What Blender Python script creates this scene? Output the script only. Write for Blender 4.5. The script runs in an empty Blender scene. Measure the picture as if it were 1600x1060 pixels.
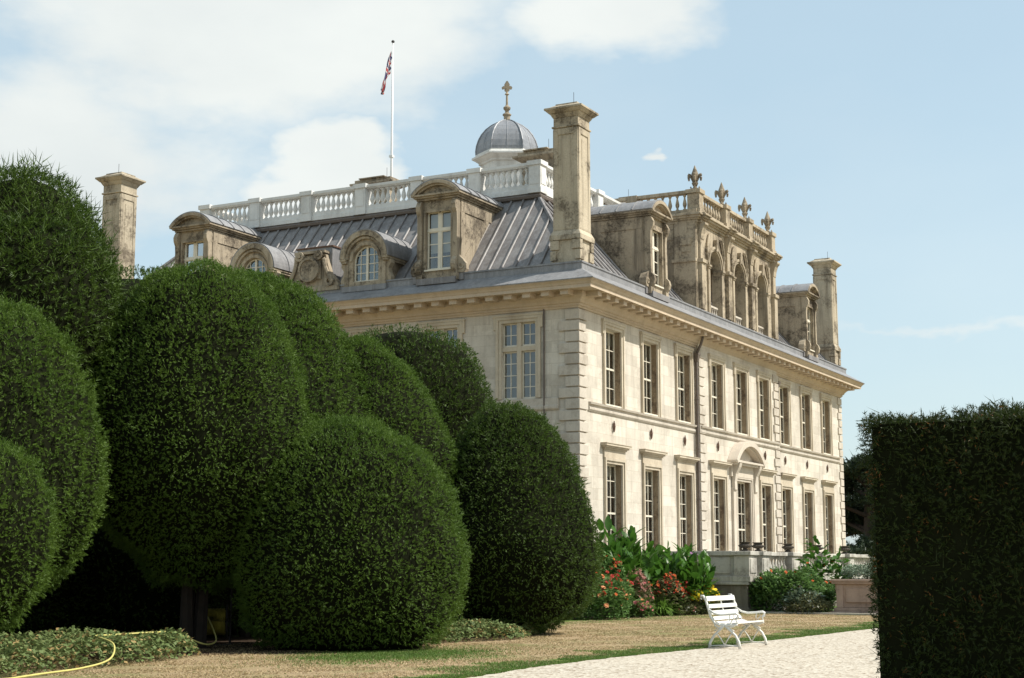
import bpy, bmesh, math, random
import numpy as np
from math import pi, sin, cos, radians, sqrt
from mathutils import Vector, Matrix

scn = bpy.context.scene
col = scn.collection

# ------------------------------------------------------------------ camera
cam_d = bpy.data.cameras.new("camera")
cam = bpy.data.objects.new("camera", cam_d)
col.objects.link(cam)
cam.location = (-42.3176, -19.9623, 1.4)
cam.rotation_euler = (pi/2 + .1473, 0, .4842 - pi/2)
cam_d.sensor_width = 36
cam_d.lens = 2402.12/1600*36
cam_d.clip_start = .1
cam_d.clip_end = 5000
scn.camera = cam

# ------------------------------------------------------------------ light, sky, exposure
SUN_EL, SUN_ROT = radians(50), radians(180-22)
scn.view_settings.view_transform = 'Standard'
scn.view_settings.look = 'None'
scn.view_settings.exposure = 0.45
scn.view_settings.gamma = 1
sd = bpy.data.lights.new("sun", 'SUN'); sd.energy = 4.6; sd.angle = radians(.55); sd.color = (1, .955, .87)
sun = bpy.data.objects.new("sun", sd); col.objects.link(sun)
sdir = Vector((sin(SUN_ROT)*cos(SUN_EL), cos(SUN_ROT)*cos(SUN_EL), sin(SUN_EL)))
sun.rotation_euler = sdir.to_track_quat('Z', 'Y').to_euler()
sun.location = sdir*100

world = bpy.data.worlds.new("World"); scn.world = world; world.use_nodes = True
def build_world():
    nt = world.node_tree; N = nt.nodes; L = nt.links; N.clear()
    out = N.new('ShaderNodeOutputWorld'); bg = N.new('ShaderNodeBackground')
    sky = N.new('ShaderNodeTexSky'); sky.sky_type = 'NISHITA'; sky.sun_disc = False
    sky.sun_elevation = SUN_EL; sky.sun_rotation = SUN_ROT
    sky.air_density = 1.0; sky.dust_density = 1.2; sky.ozone_density = 1.2
    bg.inputs['Strength'].default_value = .12
    def M(op, a, b=None, c=None, clamp=False):
        n = N.new('ShaderNodeMath'); n.operation = op; n.use_clamp = clamp
        for i, v in enumerate((a, b, c)):
            if v is None: continue
            if isinstance(v, (int, float)): n.inputs[i].default_value = v
            else: L.new(v, n.inputs[i])
        return n.outputs[0]
    tc = N.new('ShaderNodeTexCoord'); sep = N.new('ShaderNodeSeparateXYZ'); L.new(tc.outputs['Generated'], sep.inputs[0])
    X, Y, Z = sep.outputs
    az = M('ARCTAN2', Y, X)                      # 0 = +x, left is positive
    el = M('ARCSINE', Z)
    def noise(scale, detail, rough, seed, stretch=(1, 1, 2.0), dist=0):
        mp = N.new('ShaderNodeMapping'); mp.inputs['Scale'].default_value = stretch; mp.inputs['Location'].default_value = (seed, seed*.7, seed*1.3)
        L.new(tc.outputs['Generated'], mp.inputs[0])
        n = N.new('ShaderNodeTexNoise'); n.inputs['Scale'].default_value = scale; n.inputs['Detail'].default_value = detail
        n.inputs['Roughness'].default_value = rough; n.inputs['Distortion'].default_value = dist
        L.new(mp.outputs[0], n.inputs['Vector']); return n.outputs['Fac']
    n1 = noise(4.5, 8, .55, 3.1); n2 = noise(16, 6, .6, 9.7); n3 = noise(2.2, 5, .5, 1.7)
    nd = noise(7, 5, .6, 5.3); ne = noise(7, 5, .6, 13.3); nf = noise(26, 4, .6, 2.3)
    az = M('ADD', az, M('MULTIPLY', M('SUBTRACT', nd, .5), .13)); az = M('ADD', az, M('MULTIPLY', M('SUBTRACT', nf, .5), .03))
    el = M('ADD', el, M('MULTIPLY', M('SUBTRACT', ne, .5), .09))
    # cloud banks: (azimuth, elevation, half width, half height, density)
    blobs = CLOUDS
    acc = None
    for a, e, w, h, k in blobs:
        da = M('DIVIDE', M('SUBTRACT', az, a), w); de = M('DIVIDE', M('SUBTRACT', el, e), h)
        d = M('SQRT', M('ADD', M('MULTIPLY', da, da), M('MULTIPLY', de, de)))
        v = M('MULTIPLY', M('SUBTRACT', 1.0, d), k)
        acc = v if acc is None else M('MAXIMUM', acc, v)
    acc = M('MAXIMUM', acc, -1.0)
    f = M('ADD', acc, M('MULTIPLY', M('SUBTRACT', n1, .5), 1.1))
    f = M('ADD', f, M('MULTIPLY', M('SUBTRACT', n2, .5), .55))
    mask = N.new('ShaderNodeMapRange'); mask.interpolation_type = 'SMOOTHSTEP'
    L.new(f, mask.inputs['Value']); mask.inputs['From Min'].default_value = -.25; mask.inputs['From Max'].default_value = .75
    # faint veil everywhere
    veil = M('ADD', .16, M('MULTIPLY', M('SUBTRACT', n3, .42), .6, clamp=True))
    m2 = M('MAXIMUM', mask.outputs[0], veil)
    cr = N.new('ShaderNodeValToRGB'); shade = M('ADD', M('MULTIPLY', n1, .6), M('MULTIPLY', n3, .5))
    L.new(shade, cr.inputs[0])
    cr.color_ramp.elements[0].position = .38; cr.color_ramp.elements[0].color = (4.5, 4.85, 4.9, 1)
    cr.color_ramp.elements[1].position = .66; cr.color_ramp.elements[1].color = (5.5, 5.75, 5.6, 1)
    tint = N.new('ShaderNodeMix'); tint.data_type = 'RGBA'; tint.blend_type = 'MULTIPLY'; tint.inputs[0].default_value = 1
    L.new(sky.outputs[0], tint.inputs[6]); tint.inputs[7].default_value = SKYTINT
    hz = N.new('ShaderNodeMix'); hz.data_type = 'RGBA'; hz.inputs[0].default_value = .6; L.new(tint.outputs[2], hz.inputs[6]); hz.inputs[7].default_value = (3.0, 4.25, 5.05, 1)
    mx = N.new('ShaderNodeMix'); mx.data_type = 'RGBA'
    L.new(m2, mx.inputs[0]); L.new(hz.outputs[2], mx.inputs[6]); L.new(cr.outputs[0], mx.inputs[7])
    L.new(mx.outputs[2], bg.inputs['Color']); L.new(bg.outputs[0], out.inputs[0])
SKYTINT = (1.35, 1.30, 1.12, 1)
CLOUDS = [(.67, .345, .20, .08, 1.6), (.79, .25, .14, .085, 1.4), (.612, .252, .045, .030, 1.5), (.63, .235, .05, .02, 1.2), (.415, .365, .085, .045, 1.3),
          (.392, .272, .012, .0045, 1.2), (.22, .147, .12, .006, .35), (1.3, .5, .4, .3, 1.2), (-.6, .5, .4, .15, 1.0), (-2.0, .45, .7, .2, 1.1)]
build_world()

# ------------------------------------------------------------------ materials
def nodes(name):
    m = bpy.data.materials.new(name); m.use_nodes = True
    nt = m.node_tree; b = nt.nodes['Principled BSDF']
    return m, nt, nt.nodes, nt.links, b
def mixc(N, L, fac, a, b, mode='MIX'):
    n = N.new('ShaderNodeMix'); n.data_type = 'RGBA'; n.blend_type = mode
    for i, v in ((0, fac), (6, a), (7, b)):
        if isinstance(v, (int, float)): n.inputs[i].default_value = v
        elif isinstance(v, tuple): n.inputs[i].default_value = (*v[:3], 1)
        else: L.new(v, n.inputs[i])
    return n.outputs[2]
def rng(N, L, v, a, b, c=0., d=1., smooth=False):
    n = N.new('ShaderNodeMapRange'); L.new(v, n.inputs[0])
    if smooth: n.interpolation_type = 'SMOOTHSTEP'
    for i, x in enumerate((a, b, c, d)): n.inputs[i+1].default_value = x
    return n.outputs[0]
def pos(N, L, scale=(1, 1, 1), loc=(0, 0, 0)):
    g = N.new('ShaderNodeNewGeometry'); mp = N.new('ShaderNodeMapping')
    mp.inputs['Scale'].default_value = scale; mp.inputs['Location'].default_value = loc
    L.new(g.outputs['Position'], mp.inputs[0]); return mp.outputs[0]
def noise(N, L, vec, scale, detail=4, rough=.55, dist=0):
    n = N.new('ShaderNodeTexNoise'); L.new(vec, n.inputs['Vector'])
    n.inputs['Scale'].default_value = scale; n.inputs['Detail'].default_value = detail
    n.inputs['Roughness'].default_value = rough; n.inputs['Distortion'].default_value = dist
    return n.outputs['Fac']
def bump(N, L, b, h, strength, dist=.02):
    n = N.new('ShaderNodeBump'); n.inputs['Strength'].default_value = strength; n.inputs['Distance'].default_value = dist
    L.new(h, n.inputs['Height']); L.new(n.outputs[0], b.inputs['Normal'])

def stone(name, c1, c2, dark, lichen=.0, joints=0, streak=.35, fine=.25):
    m, nt, N, L, b = nodes(name)
    p = pos(N, L)
    big = noise(N, L, p, .55, 5, .6); mid = noise(N, L, p, 3.2, 6, .65); sm = noise(N, L, p, 22, 4, .6)
    pv = pos(N, L, (2.6, 2.6, .22)); st = noise(N, L, pv, 1.3, 5, .6)
    c = mixc(N, L, rng(N, L, big, .35, .68), c1, c2)
    c = mixc(N, L, rng(N, L, mid, .38, .7, 0, .45), c, tuple(x*.74 for x in c1))
    c = mixc(N, L, rng(N, L, st, .50, .74, 0, streak), c, dark)
    if joints:
        g = N.new('ShaderNodeNewGeometry'); s = N.new('ShaderNodeSeparateXYZ'); L.new(g.outputs['Position'], s.inputs[0])
        ad = N.new('ShaderNodeMath'); ad.operation = 'ADD'; L.new(s.outputs[0], ad.inputs[0]); L.new(s.outputs[1], ad.inputs[1])
        cb = N.new('ShaderNodeCombineXYZ'); L.new(ad.outputs[0], cb.inputs[0]); L.new(s.outputs[2], cb.inputs[1])
        br = N.new('ShaderNodeTexBrick'); L.new(cb.outputs[0], br.inputs['Vector'])
        br.inputs['Scale'].default_value = 1; br.inputs['Brick Width'].default_value = .92; br.inputs['Row Height'].default_value = .347
        br.inputs['Mortar Size'].default_value = .006; br.inputs['Mortar Smooth'].default_value = .4; br.inputs['Bias'].default_value = 0
        br.inputs['Color1'].default_value = (.80, .78, .755, 1); br.inputs['Color2'].default_value = (1.08, 1.07, 1.05, 1); br.inputs['Mortar'].default_value = (.66, .61, .54, 1)
        c = mixc(N, L, joints, c, br.outputs['Color'], 'MULTIPLY')
    if lichen:
        li = noise(N, L, p, 8.5, 9, .78, .4); l2 = noise(N, L, p, 1.1, 3, .5)
        k = N.new('ShaderNodeMath'); k.operation = 'ADD'; L.new(li, k.inputs[0]); L.new(l2, k.inputs[1])
        c = mixc(N, L, rng(N, L, k.outputs[0], 1.0, 1.18, 0, lichen), c, dark)
        li2 = noise(N, L, p, 13, 6, .7)
        c = mixc(N, L, rng(N, L, li2, .60, .72, 0, lichen*.6), c, (.42, .36, .20))
    c = mixc(N, L, rng(N, L, sm, .35, .7, 0, fine), c, tuple(x*.55 for x in c1))
    L.new(c, b.inputs['Base Color']); b.inputs['Roughness'].default_value = .92
    b.inputs['Specular IOR Level'].default_value = .2
    bump(N, L, b, sm, .35, .012)
    return m
def plain(name, c, rough=.5, var=.12, metallic=0, scale=8, spec=.4):
    m, nt, N, L, b = nodes(name)
    n = noise(N, L, pos(N, L), scale, 5, .6)
    L.new(mixc(N, L, rng(N, L, n, .35, .7), c, tuple(x*(1-var*2) for x in c)), b.inputs['Base Color'])
    b.inputs['Roughness'].default_value = rough; b.inputs['Metallic'].default_value = metallic
    b.inputs['Specular IOR Level'].default_value = spec
    return m
def lead(name, c1, c2, rough=.55):
    m, nt, N, L, b = nodes(name)
    p = pos(N, L); n1 = noise(N, L, p, 1.6, 6, .65); n2 = noise(N, L, pos(N, L, (5, 5, .8)), 1.6, 5, .6); n3 = noise(N, L, p, 25, 3, .6)
    c = mixc(N, L, rng(N, L, n1, .35, .68), c1, c2)
    c = mixc(N, L, rng(N, L, n2, .48, .7, 0, .55), c, (.34, .33, .33))
    c = mixc(N, L, rng(N, L, n2, .30, .42, .4, 0), c, (.12, .09, .075))
    c = mixc(N, L, rng(N, L, n3, .4, .7, 0, .3), c, (.08, .08, .09))
    L.new(c, b.inputs['Base Color']); b.inputs['Roughness'].default_value = rough; b.inputs['Metallic'].default_value = .08
    bump(N, L, b, n1, .3, .02)
    return m
def foliage(name, c1, c2, c3=None, trans=.25, scale=1.3, amt3=.02, rough=.55):
    m, nt, N, L, b = nodes(name)
    g = N.new('ShaderNodeNewGeometry'); p = pos(N, L)
    n1 = noise(N, L, p, scale, 4, .6)
    c = mixc(N, L, rng(N, L, n1, .35, .65), c1, c2)
    n5 = noise(N, L, p, 6.5, 4, .65)
    c = mixc(N, L, rng(N, L, n5, .38, .52, .38, 0), c, tuple(x*.45 for x in c1))
    r = g.outputs['Random Per Island']
    c = mixc(N, L, rng(N, L, r, 0, 1, 0, .6), c, tuple(x*1.75 for x in c2), 'MIX') if c3 is None else mixc(N, L, rng(N, L, r, 0, 1, 0, .55), c, tuple(x*1.6 for x in c2))
    if c3:
        n2 = noise(N, L, p, 5, 3, .6)
        k = N.new('ShaderNodeMath'); k.operation = 'MULTIPLY'; L.new(r, k.inputs[0]); L.new(n2, k.inputs[1])
        c = mixc(N, L, rng(N, L, k.outputs[0], .62-amt3, .66-amt3), c, c3)
    L.new(c, b.inputs['Base Color']); b.inputs['Roughness'].default_value = rough; b.inputs['Specular IOR Level'].default_value = .25
    t = N.new('ShaderNodeBsdfTranslucent'); L.new(c, t.inputs[0]); mx = N.new('ShaderNodeMixShader'); mx.inputs[0].default_value = trans
    out = N['Material Output']; L.new(b.outputs[0], mx.inputs[1]); L.new(t.outputs[0], mx.inputs[2]); L.new(mx.outputs[0], out.inputs[0])
    return m
def glass(name):
    m, nt, N, L, b = nodes(name); N.remove(b)
    fr = N.new('ShaderNodeFresnel'); fr.inputs[0].default_value = 1.5
    gl = N.new('ShaderNodeBsdfGlossy'); gl.inputs['Roughness'].default_value = .04
    n = noise(N, L, pos(N, L), 1.8, 3, .5); bp = N.new('ShaderNodeBump'); bp.inputs['Strength'].default_value = .12; bp.inputs['Distance'].default_value = .05
    L.new(n, bp.inputs['Height']); L.new(bp.outputs[0], gl.inputs['Normal'])
    tr = N.new('ShaderNodeBsdfTransparent'); tr.inputs[0].default_value = (.72, .76, .74, 1)
    mx = N.new('ShaderNodeMixShader'); L.new(rng(N, L, fr.outputs[0], 0, .6, .08, 1), mx.inputs[0]); L.new(tr.outputs[0], mx.inputs[1]); L.new(gl.outputs[0], mx.inputs[2])
    L.new(mx.outputs[0], N['Material Output'].inputs[0])
    return m

MT = {}
MT['wall'] = stone('ashlar_stone', (.68, .63, .55), (.57, .52, .445), (.30, .25, .20), lichen=.3, joints=.8, streak=.5)
MT['trim'] = stone('dressed_stone', (.60, .525, .41), (.51, .44, .34), (.22, .16, .10), lichen=.2, streak=.35)
MT['quoin'] = stone('quoin_stone', (.60, .54, .46), (.50, .45, .38), (.22, .17, .12), lichen=.35, streak=.35)
MT['cornice'] = stone('cornice_stone', (.59, .475, .35), (.52, .43, .33), (.26, .18, .11), lichen=.15, streak=.25)
MT['weathered'] = stone('weathered_stone', (.46, .385, .285), (.32, .26, .185), (.06, .047, .036), lichen=1.0, streak=.9, fine=.55)
MT['chimney'] = stone('chimney_stone', (.54, .465, .35), (.39, .325, .235), (.09, .07, .05), lichen=.95, streak=.7, fine=.55)
MT['loggia'] = stone('loggia_stone', (.50, .42, .31), (.39, .32, .225), (.09, .07, .052), lichen=.95, streak=.85, fine=.55)
MT['white_stone'] = stone('white_painted_stone', (.74, .73, .70), (.66, .65, .62), (.30, .28, .25), lichen=.25, streak=.3, fine=.12)
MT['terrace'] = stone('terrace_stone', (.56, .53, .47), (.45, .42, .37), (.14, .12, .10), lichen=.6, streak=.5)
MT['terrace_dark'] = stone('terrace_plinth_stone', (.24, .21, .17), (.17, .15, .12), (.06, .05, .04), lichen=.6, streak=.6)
MT['planter'] = stone('planter_stone', (.46, .33, .26), (.38, .28, .22), (.14, .10, .08), lichen=.6, streak=.4)
MT['lead'] = lead('lead_roof', (.25, .235, .225), (.155, .14, .135))
MT['lead_light'] = lead('lead_flashing', (.265, .26, .26), (.165, .162, .165))
MT['lead_dome'] = lead('lead_dome', (.26, .27, .29), (.18, .19, .21), .5)
MT['paint'] = plain('white_window_paint', (.72, .66, .54), .5, .06)
MT['door_paint'] = stone('cream_surround', (.62, .55, .46), (.55, .48, .40), (.30, .24, .18), lichen=.1, streak=.2)
MT['bench'] = plain('white_bench_paint', (.76, .74, .68), .5, .10)
MT['pole'] = plain('pole_paint', (.74, .74, .73), .4, .03)
MT['iron'] = plain('dark_iron', (.045, .038, .034), .6, .15)
MT['pipe'] = plain('lead_pipe', (.15, .12, .10), .6, .15)
MT['rust'] = plain('rusty_iron', (.13, .07, .045), .8, .2)
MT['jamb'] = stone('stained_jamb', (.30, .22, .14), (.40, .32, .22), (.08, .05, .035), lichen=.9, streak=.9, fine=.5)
MT['urn'] = stone('urn_stone', (.10, .085, .07), (.07, .06, .05), (.03, .025, .02), lichen=.4)
MT['glass'] = glass('old_window_glass')
MT['inside'] = plain('interior_plaster', (.34, .30, .25), .9, .1, scale=1)
MT['blind'] = plain('pale_blind', (.55, .50, .42), .9, .05, scale=2)
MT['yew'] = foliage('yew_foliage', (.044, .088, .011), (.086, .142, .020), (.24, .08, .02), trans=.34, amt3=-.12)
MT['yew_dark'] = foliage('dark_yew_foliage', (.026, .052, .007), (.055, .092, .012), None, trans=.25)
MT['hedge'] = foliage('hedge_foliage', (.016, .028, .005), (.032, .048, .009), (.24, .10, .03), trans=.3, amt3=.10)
MT['core'] = plain('inner_shade', (.010, .012, .005), 1, .2, scale=3, spec=.05)  # near-black colour puts the shade into the gaps between sprigs
MT['ivy'] = foliage('ivy_leaves', (.085, .125, .040), (.145, .185, .07), (.36, .25, .11), trans=.2, scale=3, amt3=.18, rough=.4)
MT['canna'] = foliage('canna_leaves', (.032, .088, .012), (.052, .125, .016), None, trans=.4, scale=2, rough=.35)
MT['shrub'] = foliage('shrub_leaves', (.055, .12, .03), (.105, .18, .05), None, trans=.3, scale=3)
MT['greygreen'] = foliage('grey_green_leaves', (.13, .18, .12), (.20, .25, .18), None, trans=.2, scale=3)
MT['strap'] = foliage('strap_leaves', (.10, .19, .03), (.14, .24, .04), None, trans=.35, scale=3)
MT['olive'] = foliage('olive_leaves', (.08, .09, .035), (.13, .13, .06), None, trans=.25, scale=3)
MT['cedar'] = foliage('cedar_needles', (.014, .025, .012), (.022, .036, .016), None, trans=.1, scale=.4)
MT['bark'] = plain('bark', (.06, .045, .035), .95, .2, scale=6)
for k, c in dict(red=(.42, .035, .02), orange=(.58, .13, .03), peach=(.75, .33, .15), pink=(.55, .15, .17), dusky=(.42, .20, .16), yellow=(.80, .62, .03), crimson=(.45, .04, .10), mauve=(.45, .22, .42), white=(.8, .8, .76)).items():
    MT[k] = foliage(k+'_petals', c, tuple(x*.8 for x in c), None, trans=.3, scale=6)
MT['hose_shaded'] = plain('shaded_hose_rubber', (.36, .29, .04), .7, .2)  # hose yellow darkened to paint in the shade under the yew
MT['shaded_yew_bark'] = plain('shaded_yew_bark', (.028, .020, .015), .95, .2, scale=6)  # bark darkened so the shade under the yews is in the colour
MT['hose'] = plain('yellow_hose_rubber', (.56, .50, .16), .6, .12)
MT['flag_red'] = plain('flag_red', (.50, .05, .05), .8, .05); MT['flag_white'] = plain('flag_white', (.72, .70, .70), .8, .03); MT['flag_blue'] = plain('flag_blue', (.06, .06, .16), .8, .05)

# ------------------------------------------------------------------ mesh helpers
def FB(u, v, z): return (u, -v, z)        # long south front, u = x, v outward
def FA(u, v, z): return (-v, u, z)        # short front, u = y, v outward
def FC(u, v, z): return (29+v, u, z)
def FD(u, v, z): return (u, 19.6+v, z)
def FI(u, v, z): return (u, v, z)
class MB:
    def __init__(s): s.v = []; s.f = []; s.mi = []
    def add(s, vs, fs, mi=0):
        o = len(s.v); s.v += [tuple(v) for v in vs]; s.f += [tuple(i+o for i in f) for f in fs]; s.mi += [mi]*len(fs); return s
    def box(s, F, u0, u1, v0, v1, z0, z1, mi=0):
        vs = [F(u, v, z) for u in (u0, u1) for v in (v0, v1) for z in (z0, z1)]
        return s.add(vs, [(0, 1, 3, 2), (4, 6, 7, 5), (0, 4, 5, 1), (2, 3, 7, 6), (0, 2, 6, 4), (1, 5, 7, 3)], mi)
    def frus(s, F, u0, u1, v0, v1, z0, U0, U1, V0, V1, z1, mi=0):
        vs = [F(u0, v0, z0), F(u1, v0, z0), F(u1, v1, z0), F(u0, v1, z0), F(U0, V0, z1), F(U1, V0, z1), F(U1, V1, z1), F(U0, V1, z1)]
        return s.add(vs, [(0, 1, 2, 3), (4, 7, 6, 5), (0, 4, 5, 1), (1, 5, 6, 2), (2, 6, 7, 3), (3, 7, 4, 0)], mi)
    def prism(s, F, poly, v0, v1, mi=0):
        n = len(poly)
        vs = [F(u, v0, z) for u, z in poly]+[F(u, v1, z) for u, z in poly]
        return s.add(vs, [tuple(range(n)), tuple(range(2*n-1, n-1, -1))]+[(i, (i+1) % n, n+(i+1) % n, n+i) for i in range(n)], mi)
    def arc(s, F, uc, zc, r0, r1, a0, a1, v0, v1, n=16, mi=0):
        vs = []
        for i in range(n+1):
            a = a0+(a1-a0)*i/n
            for r in (r0, r1):
                for v in (v0, v1): vs.append(F(uc+r*cos(a), v, zc+r*sin(a)))
        fs = [(0, 1, 3, 2), (4*n, 4*n+2, 4*n+3, 4*n+1)]
        for i in range(n):
            o = 4*i
            fs += [(o, o+4, o+5, o+1), (o+2, o+3, o+7, o+6), (o, o+2, o+6, o+4), (o+1, o+5, o+7, o+3)]
        return s.add(vs, fs, mi)
    def lathe(s, c, prof, n=16, flute=0, nf=12, mi=0, a0=0., flat=False):
        vs = []; fs = []
        for r, z in prof:
            for k in range(n):
                a = a0+2*pi*k/n
                rr = r*(1+flute*cos(nf*a)) if r > .001 else r
                vs.append((c[0]+rr*cos(a), c[1]+rr*sin(a), c[2]+z))
        m = len(prof)
        for i in range(m-1):
            for k in range(n):
                fs.append((i*n+k, i*n+(k+1) % n, (i+1)*n+(k+1) % n, (i+1)*n+k))
        fs.append(tuple(range(n))); fs.append(tuple(range((m-1)*n, m*n)))
        return s.add(vs, fs, mi)
    def tube(s, pts, r, n=6, mi=0, flat=1.0):
        pts = [Vector(p) for p in pts]; m = len(pts); vs = []; fs = []
        rs = r if isinstance(r, (list, tuple)) else [r]*m
        up = Vector((0, 0, 1))
        for i, p in enumerate(pts):
            d = (pts[min(i+1, m-1)]-pts[max(i-1, 0)]).normalized()
            a = d.cross(up)
            if a.length < .1: a = d.cross(Vector((0, 1, 0)))
            a.normalize(); b = d.cross(a).normalized()
            for k in range(n):
                t = 2*pi*k/n; vs.append(p+(a*cos(t)*flat+b*sin(t))*rs[i])
        for i in range(m-1):
            for k in range(n): fs.append((i*n+k, i*n+(k+1) % n, (i+1)*n+(k+1) % n, (i+1)*n+k))
        fs.append(tuple(range(n))); fs.append(tuple(range((m-1)*n, m*n)))
        return s.add(vs, fs, mi)
    def ring(s, x0, y0, x1, y1, prof, closed=False, mi=0):
        """sweep profile (outset, z) round a rectangle with mitred corners"""
        vs = []; fs = []
        for o, z in prof:
            vs += [(x0-o, y0-o, z), (x1+o, y0-o, z), (x1+o, y1+o, z), (x0-o, y1+o, z)]
        m = len(prof)
        for i in range(m if closed else m-1):
            j = (i+1) % m
            for k in range(4): fs.append((i*4+k, i*4+(k+1) % 4, j*4+(k+1) % 4, j*4+k))
        return s.add(vs, fs, mi)
    def build(s, name, mat, parent=None, smooth=False, bev=0, recalc=True, loc=None):
        me = bpy.data.meshes.new(name); me.from_pydata(s.v, [], s.f)
        mats = mat if isinstance(mat, (list, tuple)) else [mat]
        for q in mats: me.materials.append(MT[q] if isinstance(q, str) else q)
        if len(mats) > 1: me.polygons.foreach_set('material_index', s.mi)
        if recalc:
            bm = bmesh.new(); bm.from_mesh(me); bmesh.ops.recalc_face_normals(bm, faces=bm.faces); bm.to_mesh(me); bm.free()
        if smooth: me.polygons.foreach_set('use_smooth', [True]*len(me.polygons))
        o = bpy.data.objects.new(name, me); col.objects.link(o)
        if parent: o.parent = parent
        if loc: o.location = loc
        if bev:
            b = o.modifiers.new('bevel', 'BEVEL'); b.width = bev; b.segments = 2; b.limit_method = 'ANGLE'; b.angle_limit = radians(40)
        return o
def tag(o, label=None, cat=None, group=None, kind=None):
    if label: o['label'] = label
    if cat: o['category'] = cat
    if group: o['group'] = group
    if kind: o['kind'] = kind
    return o
def empty(name, loc=(0, 0, 0), rz=0):
    o = bpy.data.objects.new(name, None); o.location = loc; o.rotation_euler = (0, 0, rz); o.empty_display_size = .2
    col.objects.link(o); return o
def copy_tree(o, parent=None, off=None):
    c = o.copy(); col.objects.link(c)
    if parent: c.parent = parent
    if off: c.location = Vector(o.location)+Vector(off)
    for ch in [x for x in ALLCH(o)]: copy_tree(ch, c)
    return c
def ALLCH(o): return [x for x in col.objects if x.parent == o]

def np_mesh(name, V, Fc, mat, parent=None, nper=3, mi=None, smooth=False):
    """fast mesh from numpy arrays; all faces have nper corners"""
    me = bpy.data.meshes.new(name)
    me.vertices.add(len(V)); me.vertices.foreach_set('co', V.astype(np.float32).ravel())
    me.loops.add(Fc.size); me.loops.foreach_set('vertex_index', Fc.astype(np.int32).ravel())
    me.polygons.add(len(Fc)); me.polygons.foreach_set('loop_start', np.arange(0, Fc.size, nper, dtype=np.int32))
    for q in (mat if isinstance(mat, (list, tuple)) else [mat]): me.materials.append(MT[q] if isinstance(q, str) else q)
    if mi is not None: me.polygons.foreach_set('material_index', np.asarray(mi, np.int32))
    me.update(calc_edges=True); me.validate()
    o = bpy.data.objects.new(name, me); col.objects.link(o)
    if parent: o.parent = parent
    return o

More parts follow.
